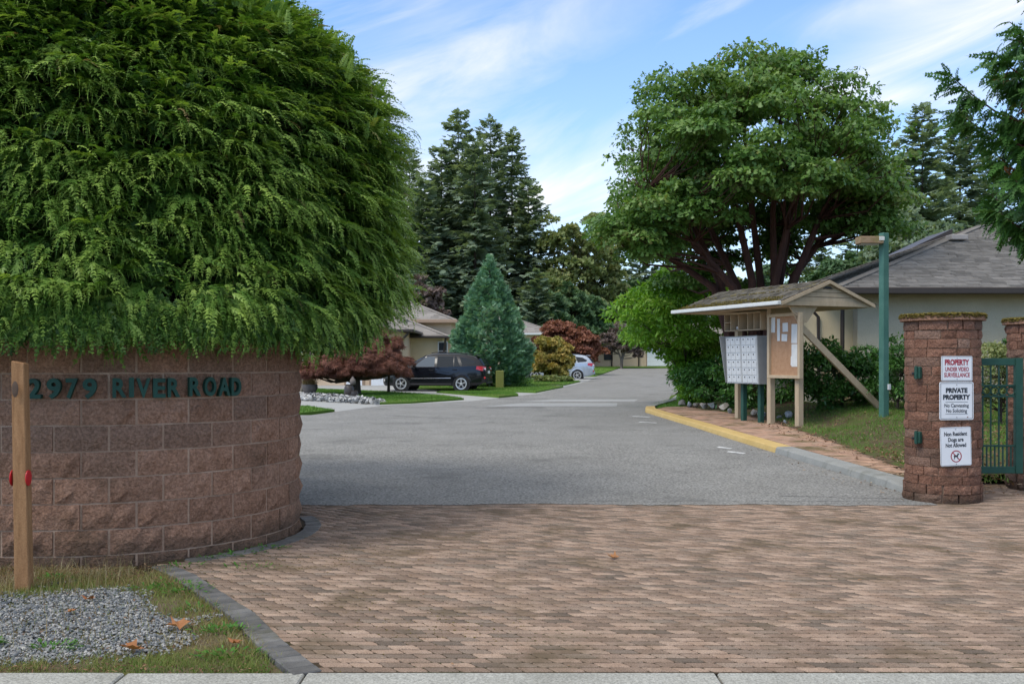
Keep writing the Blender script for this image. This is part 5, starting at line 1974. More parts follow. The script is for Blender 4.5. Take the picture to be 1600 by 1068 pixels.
def build_car(name, label, paint, glass, front_glass, loc, rz):
    car = thing(name, label, 'car', loc, rz)
    xs = np.concatenate([np.linspace(-2.33, -1.8, 7), np.linspace(-1.6, 1.4, 16), np.linspace(1.55, 2.34, 9)])
    us = [0, .06, .15, .3, .45, .6, .75, .88, .96, 1.0]
    V, Fs = [], []
    m = 2 * (len(us) + 3)
    for x in xs:
        b, t, w = ip(x, B_PTS), ip(x, T_PTS), ip(x, W_PTS)
        half = [(w * prof(u), b + (t - b) * u) for u in us] + [(w * .80, t + .025), (w * .5, t + .045), (0.001, t + .055)]
        ring = [(y, z) for y, z in half] + [(-y, z) for y, z in half[::-1]]
        V += [(x, y, z) for y, z in ring]
    n = len(xs)
    for i in range(n - 1):
        for k in range(m):
            Fs.append([i * m + k, i * m + (k + 1) % m, (i + 1) * m + (k + 1) % m, (i + 1) * m + k])
    Fs.append(list(range(m)))
    Fs.append([(n - 1) * m + k for k in range(m)][::-1])
    MB().add(V, Fs).build('body', paint, car, smooth=True)
    # cabin
    xs2 = np.linspace(-2.27, 1.24, 30)
    V, Fs = [], []

    def cab(x):
        zb = ip(x, T_PTS) - .01
        zt = max(ip(x, R_PTS), zb + .004)
        f = (zt - zb) / .6
        wb = ip(x, W_PTS) * .935
        wt = wb - .22 * f
        return zb, zt, wb, wt
    for x in xs2:
        zb, zt, wb, wt = cab(x)
        h = zt - zb
        half = [(wb, zb), (wt + .02 * h, zb + h * .90), (wt - .05, zb + h * .97), (wt - .2, zt), (.001, zt + .01 * h)]
        ring = half + [(-y, z) for y, z in half[::-1]]
        V += [(x, y, z) for y, z in ring]
    m = 10
    for i in range(len(xs2) - 1):
        for k in range(m):
            Fs.append([i * m + k, i * m + (k + 1) % m, (i + 1) * m + (k + 1) % m, (i + 1) * m + k])
    Fs.append(list(range(m)))
    Fs.append([(len(xs2) - 1) * m + k for k in range(m)][::-1])
    MB().add(V, Fs).build('cabin', paint, car, smooth=True)

    def yc(x, z):
        zb, zt, wb, wt = cab(x)
        h = max(zt - zb, .01)
        return wb + (wt + .02 * h - wb) * min(1, (z - zb) / (h * .90))

    def side_patch(nm, poly, mat, sd, proud=.008, fn=yc, lab=None, nsub=6):
        pts = []
        for i in range(len(poly)):
            a, b = poly[i], poly[(i + 1) % len(poly)]
            for k in range(nsub):
                f = k / nsub
                pts.append((a[0] + (b[0] - a[0]) * f, a[1] + (b[1] - a[1]) * f))
        P = [(x, sd * (fn(x, z) + proud), z) for x, z in pts]
        Q = [(x, sd * (fn(x, z) - .02), z) for x, z in pts]
        k = len(P)
        cx_, cz_ = sum(p[0] for p in poly) / len(poly), sum(p[1] for p in poly) / len(poly)
        V = P + Q + [(cx_, sd * (fn(cx_, cz_) + proud), cz_)]
        Fs = [[i, (i + 1) % k, 2 * k] for i in range(k)] + [[i, (i + 1) % k, k + (i + 1) % k, k + i] for i in range(k)]
        return MB().add(V, Fs).build(nm, mat, car)
    for sd in (1, -1):
        side_patch('side_window', [(.86, 1.10), (-.08, 1.10), (-.08, 1.54), (.22, 1.555), (.40, 1.47)], front_glass, sd)
        side_patch('side_window', [(-.19, 1.10), (-.92, 1.115), (-.90, 1.56), (-.19, 1.565)], glass, sd)
        side_patch('side_window', [(-.96, 1.115), (-1.22, 1.13), (-1.04, 1.55), (-.95, 1.56)], glass, sd)
        side_patch('side_window', [(-1.32, 1.17), (-1.84, 1.21), (-1.92, 1.30), (-1.62, 1.47), (-1.18, 1.53)], glass, sd)
        d = side_patch('door', [(.98, .42), (.98, 1.05), (-.12, 1.06), (-.12, .42)], paint, sd, .006, yside)
        MB().box((.05, sd * (yside(.05, .95) + .02), .95), (.2, .035, .035), ch=.008).build('handle', paint, d)
        d = side_patch('door', [(-.135, .42), (-.135, 1.06), (-1.22, 1.085), (-1.2, .86), (-.92, .62), (-.86, .42)], paint, sd, .006, yside)
        MB().box((-1.0, sd * (yside(-1.0, .98) + .02), .98), (.2, .035, .035), ch=.008).build('handle', paint, d)
        MB().tube([(x, sd * (yside(x, .60) + .012), .60 - .01 * x) for x in np.linspace(-.84, .95, 9)], .016, 6).build('side_trim', m_chrome, car)
        MB().tube([(x, sd * (yside(x, .31) + .012), .335) for x in np.linspace(-.85, .98, 9)], .03, 6).build('sill_trim', m_plastic, car)
        MB().box((.78, sd * 1.04, 1.11), (.12, .22, .16), ch=.04).build('mirror', paint, car)
        MB().tube([(.1, sd * .62, 1.70), (-.1, sd * .63, 1.735), (-1.3, sd * .62, 1.70), (-1.5, sd * .61, 1.66)], .018, 6).build('roof_rail', m_plastic, car)
        # rear lamp wraps round the corner
        V = [(-1.98, sd * (yside(-1.98, 1.05) + .008), 1.13), (-1.95, sd * (yside(-1.95, .95) + .01), .99), (-2.2, sd * (yside(-2.2, .92) + .012), .92),
             (-2.345, sd * .66, .92), (-2.335, sd * .62, 1.10), (-2.23, sd * (yside(-2.23, 1.04) + .004), 1.12)]
        c_ = [(v[0] + .08, v[1] - sd * .1, v[2]) for v in V]
        MB().add(V + c_, [[0, 1, 2], [0, 2, 5], [5, 2, 3, 4], [6, 7, 8, 9, 10, 11]] + [[i, (i + 1) % 6, 6 + (i + 1) % 6, 6 + i] for i in range(6)]).build('tail_lamp', m_redlamp, car)
        MB().box((-2.30, sd * .66, 1.0), (.09, .14, .075), ch=.02).build('reversing_lamp', m_clearlamp, car)
        MB().box((-2.28, sd * .70, .62), (.12, .16, .1), ch=.02).build('rear_reflector', m_redlamp, car)
        MB().prism([(2.16, sd * .70, .80), (1.85, sd * .86, .92), (1.72, sd * .89, .90), (2.1, sd * .78, .74)], (0, -.0, .012), (.1, -sd * .1, .0)).build('headlamp', m_clearlamp, car)
        MB().box((2.2, sd * .66, .5), (.1, .12, .1), ch=.03).build('fog_lamp', m_clearlamp, car)
    MB().box((-2.34, 0, .52), (.12, 1.36, .2), ch=.05).build('rear_bumper', paint, car)
    MB().box((-2.36, 0, .42), (.08, 1.3, .12), ch=.03).build('bumper_skirt', m_plastic, car)
    MB().box((-2.35, 0, .86), (.02, .5, .13), ch=.004).build('number_plate', m_white, car)
    P = [(-2.275, .64, 1.16), (-2.275, -.64, 1.16), (-2.06, -.56, 1.46), (-2.06, .56, 1.46)]
    MB().prism(P, (-.025, 0, .015), (.05, 0, -.02)).build('rear_window', glass, car)
    P = [(1.16, .70, 1.135), (1.16, -.70, 1.135), (.34, -.60, 1.595), (.34, .60, 1.595)]
    MB().prism(P, (.012, 0, .018), (-.04, 0, -.05)).build('windscreen', glass, car)
    MB().prism([(-1.85, .5, 1.60), (-1.85, -.5, 1.60), (-2.12, -.5, 1.585), (-2.12, .5, 1.585)], (0, 0, -.01), (0, 0, .03)).build('spoiler', paint, car)
    MB().box((2.28, 0, .66), (.12, .84, .2), ch=.04).build('grille', m_plastic, car)
    # arches and wheels
    wheel = None
    for x in (1.4, -1.3):
        for sd in (1, -1):
            ar = MB()
            nn = 22
            V, Fs = [], []
            for k in range(nn + 1):
                a = pi * (-.08 + 1.16 * k / nn)
                for r_ in (.385, .455):
                    xx, zz = x + r_ * math.cos(a), .36 + r_ * math.sin(a)
                    V.append((xx, sd * (yside(xx, max(zz, .3)) + (.022 if r_ < .4 else .006)), zz))
                for r_ in (.385,):
                    xx, zz = x + r_ * math.cos(a), .36 + r_ * math.sin(a)
                    V.append((xx, sd * (yside(xx, max(zz, .3)) - .03), zz))
            for k in range(nn):
                Fs += [[3 * k, 3 * k + 1, 3 * k + 4, 3 * k + 3], [3 * k + 2, 3 * k, 3 * k + 3, 3 * k + 5]]
            ar.add(V, Fs).build('wheel_arch', paint, car)
            MB().add([(x + .39 * math.cos(a), sd * (yside(x, .5) + .010), .36 + .39 * math.sin(a)) for a in np.linspace(0, 2 * pi, 28, endpoint=False)], [list(range(28))]).build('wheel_well', m_plastic, car)
            if wheel is None:
                wheel = MB().lathe([(.24, -.11), (.335, -.105), (.355, -.07), (.36, 0), (.355, .07), (.335, .105), (.24, .11)], 32, (0, 0, 0), 'y', False).build('wheel', m_tyre, car, smooth=True)
                MB().lathe([(.205, .095), (.245, .112), (.25, .118), (.235, .122), (.20, .112)], 30, (0, 0, 0), 'y', False).build('rim', m_rim, wheel, smooth=True)
                sp = MB()
                for k in range(5):
                    a = 2 * pi * k / 5
                    for o_ in (-.13, .13):
                        a1, a0 = a + o_, a + o_ * 1.5
                        sp.beam((.04 * math.cos(a0), -.115, .04 * math.sin(a0)), (.225 * math.cos(a1), -.112, .225 * math.sin(a1)), .018, .034, up=(0, 1, 0))
                sp.lathe([(.0, .10), (.055, .12), (.04, .128), (.0, .13)], 14, (0, 0, 0), 'y')
                sp.build('spokes', m_rim, wheel)
                MB().lathe([(.0, .07), (.21, .07), (.21, .08), (.0, .082)], 20, (0, 0, 0), 'y').build('brake_disc', m_plastic, wheel)
                w = wheel
            else:
                w = copy_tree(wheel, car)
            w.location = (x, sd * (yside(x, .5) - .075), .36)
            w.rotation_euler = (0, rnd.uniform(0, 1), 0 if sd < 0 else pi)
    return car


build_car('parked_car', 'glossy black sport utility car parked on the driveway, its nose behind the bronze maple', m_carblack, m_glass, m_glass2, (X(683, 44.5), 44.5, .29), R(180 - 9))
build_car('parked_car', 'silver-blue crossover car half hidden behind the golden shrub', m_carsilver, m_glass, m_glass, (X(871, 63.5), 63.5, Z(594.5, 63.5)), R(180 - 6))


# ------------------------------------------------------------------ planting
def leaf_mesh(kind):
    if kind == 'maple':
        o = np.array([(0, 0), (.34, -.34), (.42, -.1), (.85, -.42), (1.1, 0), (.85, .42), (.42, .1), (.34, .34)])
        V = np.column_stack([o, -.22 * o[:, 0] ** 2 - .25 * np.abs(o[:, 1])])
        Fs = [(0, 1, 2), (2, 3, 4), (2, 4, 6), (4, 5, 6), (0, 6, 7), (0, 2, 6)]
    elif kind == 'oval':
        V = np.array([(0, 0, 0), (.4, .22, .03), (.4, -.22, .03), (1, 0, -.12), (.45, 0, -.03)])
        Fs = [(0, 4, 1), (0, 2, 4), (1, 4, 3), (4, 2, 3)]
    elif kind == 'clump':
        # a few leaves as one far-off leaf cluster
        V, Fs = [], []
        g = np.random.default_rng(5)
        for k in range(3):
            d = unit(1, g)[0]
            c = g.normal(0, .28, 3)
            s = np.cross(d, unit(1, g)[0])
            s = s / np.linalg.norm(s) * .36
            b = len(V)
            V += [c - d * .5, c + s, c + d * .5, c - s * .8]
            Fs += [(b, b + 1, b + 2), (b, b + 2, b + 3)]
        V = np.array(V)
    elif kind == 'lace':
        V, Fs = [], []
        for k in range(5):
            a = R(-70 + 35 * k)
            b = len(V)
            V += [(.3 * math.cos(a - .3), .3 * math.sin(a - .3), -.03), (math.cos(a), math.sin(a), -.4), (.3 * math.cos(a + .3), .3 * math.sin(a + .3), -.03)]
            Fs += [(b, b + 1, b + 2)]
        V = np.array(V)
    return np.array(V, float), np.array(Fs)


def clumps_on(center, radii, n, g, lo=-.75, shell=.35, irregular=.22):
    d = unit(n * 4, g)
    d = d[d[:, 2] > lo][:n]
    r = 1 - shell * g.random(len(d)) ** 1.3
    k = 1 + irregular * (vnoise(d[:, 0] * 2 + d[:, 2], d[:, 1] * 2 - d[:, 2], 1.3, int(g.integers(1000))) - .5) * 2
    return np.array(center) + d * (r * k)[:, None] * np.array(radii), d


def leaves_of(centers, crad, per, kind, size, g, droop=.3, upper=True):
    """leaves spread over the upper shell of each clump"""
    N = len(centers) * per
    C = np.repeat(centers, per, 0)
    cr = np.repeat(crad, per, 0)
    d = unit(N, g)
    if upper:
        d[:, 2] = np.where(d[:, 2] < -.25, -d[:, 2], d[:, 2])
    r = 1 - np.abs(g.normal(0, .22, N))
    P = C + d * np.clip(r, .1, 1.1)[:, None] * cr
    up = d * .7 + np.array([0, 0, .7]) + g.normal(0, .45, (N, 3))
    x = d * np.array([1, 1, .25]) + g.normal(0, .6, (N, 3)) + np.array([0, 0, -droop])
    S = size * g.uniform(.65, 1.3, N)
    v = np.clip(.2 + .35 * np.repeat(g.random(len(centers)), per) + .45 * g.random(N), 0, 1)
    T, TF = leaf_mesh(kind)
    return scatter(T, TF, P, frames(x, up), S, v)


def broadleaf(name, label, cat, base, center, radii, ncl, per, kind, size, mat, bark, trunks=None, crad=.18, seed=1, lo=-.75, group=None, trunk_r=.12, shell=.4, droop=.3, irregular=.22, flat_=.6, extra=(), sprigs=0):
    g = np.random.default_rng(seed)
    t = thing(name, label, cat, base, group=group)
    b = np.array(base)
    c = np.array(center) - b
    cl, d = clumps_on(c, radii, ncl, g, lo, shell, irregular)
    rad = np.array(radii).mean() * crad * g.uniform(.7, 1.35, len(cl))
    for ec, er, en in extra:
        c2, _ = clumps_on(np.array(ec) - b, er, en, g, -.95, .6, .25)
        cl = np.concatenate([cl, c2])
        rad = np.concatenate([rad, np.array(radii).mean() * crad * g.uniform(.65, 1.2, len(c2))])
    V, Fs, v = leaves_of(cl, np.stack([rad, rad, rad * flat_], 1), per, kind, size, g, droop)
    if sprigs:
        d = unit(sprigs * 3, g)
        d = d[d[:, 2] > -.35][:sprigs]
        pc = c + d * np.array(radii) * g.uniform(.98, 1.16, (len(d), 1))
        sr = rad.mean() * g.uniform(.3, .6, len(pc))
        V3, F3, v3 = leaves_of(pc, np.stack([sr, sr, sr], 1), 26, kind, size * .95, g, droop)
        V, Fs, v = np.concatenate([V, V3]), np.concatenate([Fs, F3 + len(V)]), np.concatenate([v, v3])
        cl = np.concatenate([cl, pc])
    mk('crown', V, Fs, mat, t, var=v)
    mb = MB()
    if trunks is None:
        trunks = [[(0, 0, -.1), (.02, 0, c[2] * .5), (c[0], c[1], c[2])]]
    nodes = []
    for tr in trunks:
        k = len(tr)
        mb.tube(tr, [trunk_r * (1 - .65 * i / (k - 1)) for i in range(k)], 8)
        for i in range(1, k):
            for f in (0, .33, .66, 1):
                p = np.array(tr[i - 1]) * (1 - f) + np.array(tr[i]) * f
                nodes.append((p, trunk_r * (1 - .65 * (i - 1 + f) / (k - 1))))
    NP = np.array([n[0] for n in nodes])
    zc = c[2] - radii[2] * .75
    for q in cl:
        w = np.linalg.norm(NP - q, axis=1) + np.where(NP[:, 2] > q[2] - .1 * radii[2], 3 * radii[0], 0) + np.where(NP[:, 2] < zc * .4, 2 * radii[0], 0)
        i = int(np.argmin(w))
        p, r_ = nodes[i]
        m = (p + q) / 2 + np.array([0, 0, -.06 * np.linalg.norm(q - p)]) + g.normal(0, .04 * radii[0], 3)
        mb.tube([p, m, q], [r_ * .45, r_ * .28, r_ * .08], 5, cap=False)
    mb.build('trunk', bark, t, smooth=True)
    return t


def fir_template(n, g, hang=.25, wd=.13):
    V, Fs = [], []

    def dia(p, q, w):
        p, q = np.array(p), np.array(q)
        s = np.cross(q - p, [0, 0, 1.0])
        s = s / (np.linalg.norm(s) + 1e-9) * w / 2
        m = p + (q - p) * .4
        b = len(V)
        V.extend([p, m + s, q, m - s])
        Fs.extend([(b, b + 1, b + 2), (b, b + 2, b + 3)])
    dia((0, 0, 0), (1.05, 0, -.12), .1)
    for i in range(n):
        x = .12 + .8 * i / n
        L = .42 * (1.15 - x)
        for s in (-1, 1):
            dia((x, 0, -.1 * x), (x + L * .75 + g.normal(0, .03), s * L, -.1 * x - hang * L - g.random() * .1), wd)
    return np.array(V), np.array(Fs)


def fir(name, label, base, Hh, Rr, seed, mat, nbr=130, group=None, droop=.25, sub=1.5, low=.05, pw=.85):
    g = np.random.default_rng(seed)
    t = thing(name, label, 'tree', base, group=group)
    P, D, S, vv = [], [], [], []
    for i in range(nbr):
        u = low + (1 - low) * (i + g.random()) / nbr
        L = (Rr * (1 - u) ** pw * g.uniform(.62, 1.12) + .25)
        a = i * 2.399 + g.normal(0, .6)
        el = -.30 + .75 * u + g.normal(0, .16)
        h = np.array([math.cos(a), math.sin(a), 0])
        k = max(2, int(L / sub * 4.2))
        bv = g.random()
        for j in range(k):
            f = (j + .5 * g.random() + .4) / k
            p = h * L * f + np.array([0, 0, Hh * u + L * f * math.tan(el) - droop * L * f * f * .6])
            P.append(p + g.normal(0, .12 * sub, 3))
            dd = h + np.array([-h[1], h[0], 0]) * g.normal(0, .75) + np.array([0, 0, math.tan(el) - droop * f + g.normal(0, .15)])
            D.append(dd)
            S.append(sub * g.uniform(.6, 1.25) * (1.1 - .45 * f))
            vv.append(.1 + .35 * bv + .5 * g.random())
    # leader
    for k in range(8):
        P.append(np.array([0, 0, Hh * (.965 + .005 * k)]))
        a = k * 2.4
        D.append(np.array([math.cos(a) * .6, math.sin(a) * .6, .9]))
        S.append(sub * .5)
        vv.append(.5)
    T, TF = fir_template(3, np.random.default_rng(1), .3, .34)
    N = len(P)
    V, Fs, v = scatter(T, TF, np.array(P), frames(np.array(D), np.tile([[0, 0, 1.0]], (N, 1)) + g.normal(0, .3, (N, 3))), np.array(S), np.clip(vv, 0, 1))
    mk('crown', V, Fs, mat, t, var=v)
    MB().tube([(0, 0, -.3), (0, 0, Hh * .5), (0, 0, Hh)], [Hh * .012, Hh * .006, .02], 7).build('trunk', m_darkbark, t)
    return t


# paperbark maple, the tall one behind the shelter
my = 29.0
mx = X(1178, my)
mg = float(zr(my)) + .35
zt = lambda py: Z(py, my) - mg
xt = lambda px: X(px, my) - mx
tr = []
for pts, dy in (([(1172, 640), (1128, 440), (1080, 330), (1035, 230)], .4), ([(1176, 640), (1174, 440), (1148, 330), (1120, 170)], -.3), ([(1182, 640), (1212, 440), (1212, 330), (1230, 150)], .2),
                ([(1184, 640), (1240, 435), (1275, 345), (1330, 240)], -.4), ([(1178, 640), (1196, 450), (1185, 300), (1180, 180)], .8), ([(1174, 640), (1140, 450), (1075, 385), (1000, 310)], -.9),
                ([(1186, 640), (1248, 430), (1310, 355), (1375, 300)], .9), ([(1174, 640), (1118, 450), (1050, 400), (985, 380)], .2), ([(1176, 640), (1160, 445), (1115, 330), (1075, 200)], 1.1),
                ([(1182, 640), (1226, 440), (1250, 340), (1275, 190)], .9), ([(1180, 640), (1204, 445), (1225, 320), (1300, 180)], -1.0)):
    tr.append([(xt(a), dy * i * .8 / 1.5 + .05 * i, zt(b) - (0.1 if i == 0 else 0)) for i, (a, b) in enumerate(pts)])
broadleaf('paperbark_maple', 'tall spreading maple with dark reddish multiple stems behind the mail shelter', 'tree', (mx, my, mg), (X(1172, my), my, Z(262, my)), (3.75, 3.7, 2.8), 165, 265, 'maple', .135, m_maple, m_bark,
          trunks=tr, crad=.2, seed=5, lo=-.6, trunk_r=.15, shell=.45, droop=.5, irregular=.3, flat_=.5, sprigs=150,
          extra=[((X(1015, my), my - .6, Z(365, my)), (1.35, 1.6, 1.15), 32), ((X(1075, my), my - 1.6, Z(330, my)), (1.5, 1.3, .8), 16), ((X(1325, my), my, Z(325, my)), (1.5, 1.9, 1.0), 30), ((X(1375, my), my + .5, Z(320, my)), (.9, 1.2, .9), 14),
                 ((X(1180, my), my - 2.2, Z(300, my)), (1.9, 1.2, .7), 18), ((X(1185, my), my + 2.6, Z(365, my)), (2.9, .9, 1.3), 46), ((X(1190, my), my, Z(135, my)), (1.7, 1.7, .75), 16)])

# lime shrub-tree under it
broadleaf('lime_shrub', 'bright lime green leafy shrub left of the mail shelter', 'shrub', (X(1072, 33), 33, .25), (X(1056, 33), 33, Z(500, 33)), (2.0, 1.8, 1.4), 66, 210, 'oval', .17, m_lime, m_darkbark, crad=.27, seed=8, lo=-.85, trunk_r=.1, flat_=.8, extra=[((X(1092, 33), 33, Z(560, 33)), (1.15, 1.1, .8), 26)])
# laurels around the shelter
broadleaf('laurel_bush', 'dark glossy laurel bush in the stone-edged bed left of the mail shelter legs', 'bush', (X(1108, 31.3), 31.3, .3), (X(1108, 31.3), 31.3, Z(605, 31.3)), (1.0, .9, .78), 65, 130, 'oval', .13, m_laurel, m_darkbark, crad=.3, seed=9, lo=-.95, trunk_r=.05, flat_=.9)
broadleaf('laurel_bush', 'pale yellow-green low bush at the kerb corner beside the round burgundy shrub', 'bush', (X(1078, 31.2), 31.2, .25), (X(1080, 31.2), 31.2, Z(617, 31.2)), (.5, .45, .45), 30, 90, 'oval', .09, m_lime, m_darkbark, crad=.33, seed=10, lo=-.95, trunk_r=.03, flat_=.9)
broadleaf('burgundy_shrub', 'small round burgundy shrub at the far road edge', 'shrub', (X(1074, 42), 42, .4), (X(1074, 42), 42, Z(592, 42)), (.32, .32, .42), 22, 60, 'oval', .09, m_brown, m_darkbark, crad=.4, seed=11, lo=-.95, trunk_r=.03, flat_=.9)
broadleaf('laurel_hedge', 'dark laurel mass behind the shelter legs and its brace', 'hedge', (X(1195, 28.3), 28.3, .3), (X(1197, 28.3), 28.3, Z(610, 28.3)), (1.6, .75, 1.0), 60, 150, 'oval', .13, m_laurel, m_darkbark, crad=.26, seed=12, lo=-.95, trunk_r=.05, flat_=.9)
broadleaf('laurel_hedge', 'broad glossy dark green hedge between the shelter brace and the house', 'hedge', (X(1315, 24.3), 24.3, .4), (X(1312, 24.3), 24.3, Z(592, 24.3)), (1.35, .8, .85), 70, 170, 'oval', .13, m_laurel, m_darkbark, crad=.26, seed=13, lo=-.95, trunk_r=.05, flat_=.9)
broadleaf('dark_shrub', 'dark reddish shrub between the lamp post and the signed pillar', 'shrub', (X(1402, 22.6), 22.6, .45), (X(1408, 22.6), 22.6, Z(588, 22.6)), (.6, .55, .85), 40, 120, 'oval', .085, m_laurel, m_darkbark, crad=.3, seed=14, lo=-.95, trunk_r=.04, flat_=.9)
broadleaf('clipped_bush', 'rounded green bush with pale new leaves seen over the metal gate', 'bush', (X(1562, 17.5), 17.5, .45), (X(1562, 17.5), 17.5, Z(590, 17.5)), (.95, .7, .52), 60, 150, 'oval', .085, m_olive, m_darkbark, crad=.28, seed=15, lo=-.95, trunk_r=.04, flat_=.9)
broadleaf('clipped_bush', 'dark bush low behind the pillar at the far right', 'bush', (X(1640, 19.5), 19.5, .45), (X(1650, 19.5), 19.5, Z(585, 19.5)), (1.2, .8, .7), 50, 150, 'oval', .1, m_laurel, m_darkbark, crad=.28, seed=16, lo=-.95, trunk_r=.04, flat_=.9)

# bronze laceleaf maple in front of the black car
broadleaf('laceleaf_maple', 'low umbrella-shaped bronze laceleaf maple on the front lawn', 'tree', (X(556, 39), 39, .33), (X(552, 39), 39, Z(578, 39)), (1.95, 1.5, 1.1), 170, 190, 'lace', .16, m_brown, m_darkbark,
          trunks=[[(0, 0, -.1), (.02, 0, .6), (.15, .1, 1.3)]], crad=.2, seed=20, lo=-.22, trunk_r=.22, shell=.5, droop=.9, flat_=.7)
broadleaf('laceleaf_maple', 'taller rusty side of the bronze maple rising against the cream house', 'tree', (X(607, 41), 41, .33), (X(603, 41), 41, Z(556, 41)), (.85, .8, 1.15), 55, 170, 'lace', .16, m_brown, m_darkbark, crad=.27, seed=21, lo=-.6, trunk_r=.07, shell=.5, droop=.9, flat_=.8)
broadleaf('small_tree', 'small pale-barked tree beside the round grey planter', 'tree', (X(472, 40), 40, .35), (X(474, 40), 40, Z(545, 40)), (.65, .6, .6), 30, 90, 'oval', .1, m_olive, m_greybark,
          trunks=[[(0, 0, -.1), (-.02, 0, .6), (-.25, 0, 1.3)], [(0, 0, .1), (.08, 0, .8), (.3, .1, 1.4)]], crad=.35, seed=22, trunk_r=.09)
broadleaf('climbing_shrub', 'narrow dark green climber on the corner of the cream house', 'shrub', (X(620, 54.8), 54.8, .4), (X(620, 54.8), 54.8, Z(540, 54.8)), (.28, .28, .8), 30, 70, 'oval', .13, m_dark, m_darkbark, crad=.4, seed=23, lo=-.95, trunk_r=.05)

# blue-green conical conifer
g = np.random.default_rng(30)
cb = (X(765, 48.5), 48.5, .3)
t = thing('blue_conifer', 'dense blue-green conical conifer beside the black car', 'tree', cb)
n = 9500
u = 1 - np.sqrt(g.random(n))
a = g.random(n) * 2 * pi
Hc = Z(396, 48.5) - .3
rr = 2.0 * np.interp(u, [0, .08, .2, .5, .8, .93, 1.0], [.75, .96, 1.0, .72, .33, .14, .015])
bump = .70 + .46 * vnoise(a * 2.6 + 50, u * 11, 1.0, 33) + .1 * g.random(n)
P = np.stack([np.cos(a) * rr * bump, np.sin(a) * rr * bump, .28 + u * (Hc - .3)], 1)
h = np.stack([np.cos(a), np.sin(a), np.zeros(n)], 1)
D = h + np.array([0, 0, .55]) + g.normal(0, .45, (n, 3))
T, TF = fir_template(3, np.random.default_rng(2), .0, .24)
V, Fs, v = scatter(T, TF, P - h * .22, frames(D, np.tile([[0, 0, 1.0]], (n, 1)) - h * .3 + g.normal(0, .6, (n, 3))), g.uniform(.2, .42, n), np.clip(.15 + .45 * vnoise(a * 2.6 + 50, u * 11, 1.0, 33) + .45 * g.random(n), 0, .965))
mk('crown', V, Fs, m_spruce, t, var=v)
MB().tube([(0, 0, -.1), (0, 0, Hc * .9)], [.16, .03], 8).build('trunk', m_darkbark, t)
n = 1500
P = np.stack([g.normal(0, .33, n), g.normal(0, .3, n), g.random(n) * .5 + .05], 1)
V, Fs, v = scatter(*leaf_mesh('oval'), P, frames(unit(n, g), unit(n, g)), g.uniform(.05, .1, n), g.random(n))
t = thing('low_shrub', 'low dark green shrub at the foot of the blue-green conifer', 'shrub', (X(812, 48), 48, .38))
mk('crown', V, Fs, m_laurel, t, var=v)
MB().box((0, 0, .45), (.38, .3, .95), ch=.03).build('utility_box', m_utility, None, (X(781, 46.6), 46.6, .28))
tag(bpy.data.objects['utility_box'], 'small olive box standing behind the rear of the black car', 'box')

# shrubs and small trees further up the road
broadleaf('golden_shrub', 'yellow-gold leafed shrub in front of the silver-blue car', 'shrub', (X(860, 57.5), 57.5, .48), (X(860, 57.5), 57.5, Z(563, 57.5)), (1.28, 1.1, 1.12), 70, 150, 'clump', .16, m_gold, m_darkbark, crad=.27, seed=40, lo=-.85, trunk_r=.06, flat_=.8)
broadleaf('low_ground_shrub', 'low dull green shrub strip along the foot of the golden shrub', 'shrub', (X(862, 55.5), 55.5, .46), (X(862, 55.5), 55.5, Z(594, 55.5)), (1.2, .5, .22), 50, 60, 'clump', .1, m_olive, m_darkbark, crad=.25, seed=41, lo=-.3, trunk_r=.02)
broadleaf('red_maple', 'broad rusty red maple behind the golden shrub', 'tree', (X(888, 73), 73, .5), (X(886, 73), 73, Z(541, 73)), (2.55, 2.2, 1.75), 110, 150, 'clump', .2, m_red, m_darkbark, crad=.22, seed=42, lo=-.7, trunk_r=.13, flat_=.6, shell=.5)
broadleaf('purple_tree', 'small greyish purple tree in front of the far house', 'tree', (X(971, 100), 100, 1.0), (X(972, 100), 100, Z(535, 100)), (2.1, 1.9, 1.6), 70, 80, 'clump', .2, m_purple, m_greybark,
          trunks=[[(0, 0, -.1), (-.05, 0, 1.0), (-.6, 0, 2.4)], [(0, 0, 0), (.1, 0, 1.0), (.7, 0, 2.6)], [(0, 0, .1), (.1, .1, 1.2), (.1, .2, 3.0)]], crad=.24, seed=43, trunk_r=.14, shell=.6)
mk_ = lambda px, Y, dz=0: (X(px, Y), Y, zr(min(Y, 120)) + dz)

# tall firs behind
FIRS = [(716, 176, 110, 5.6, 'tallest dark fir of the left group, its tip highest above the road'), (766, 184, 116, 5.8, 'tall dark fir right of the tallest one, with a broad ragged top'),
        (690, 232, 107, 5.0, 'dark fir on the left side of the tallest fir'), (800, 208, 119, 5.6, 'dark fir leaning out to the right of the fir group'), (742, 222, 104, 4.6, 'dark fir filling the middle of the fir group'),
        (826, 285, 113, 4.2, 'lower dark fir at the right shoulder of the fir group'), (662, 285, 104, 4.8, 'dark fir just above the cream house roof beside the cedar hedge'), (640, 240, 118, 5.0, 'dark fir half hidden by the right side of the cedar hedge'),
        (838, 425, 101, 2.6, 'young green fir above the red maple'),
        (1441, 168, 96, 6.0, 'tall fir behind the right-hand house, left of the near cedar'), (1500, 178, 104, 6.4, 'tall fir behind the house roof, partly behind the near cedar'), (1395, 262, 112, 5.5, 'fir at the right edge of the big maple crown'),
        (1545, 240, 110, 6.0, 'fir seen through the near cedar branches'), (1340, 330, 118, 5.0, 'distant fir under the right side of the big maple crown'), (1275, 375, 121, 5.0, 'distant fir between the maple stems and the house roof'),
        (1000, 355, 124, 5.0, 'distant fir behind the left side of the big maple crown')]
for i, (px, py, Y, r_, lab) in enumerate(FIRS):
    b = mk_(px, Y)
    fir('fir_tree', lab, b, Z(py, Y) - b[2], r_ * 1.25, 100 + i, m_fir, nbr=270 if py < 300 else 160, group='firs on the skyline', sub=1.3, pw=.72)
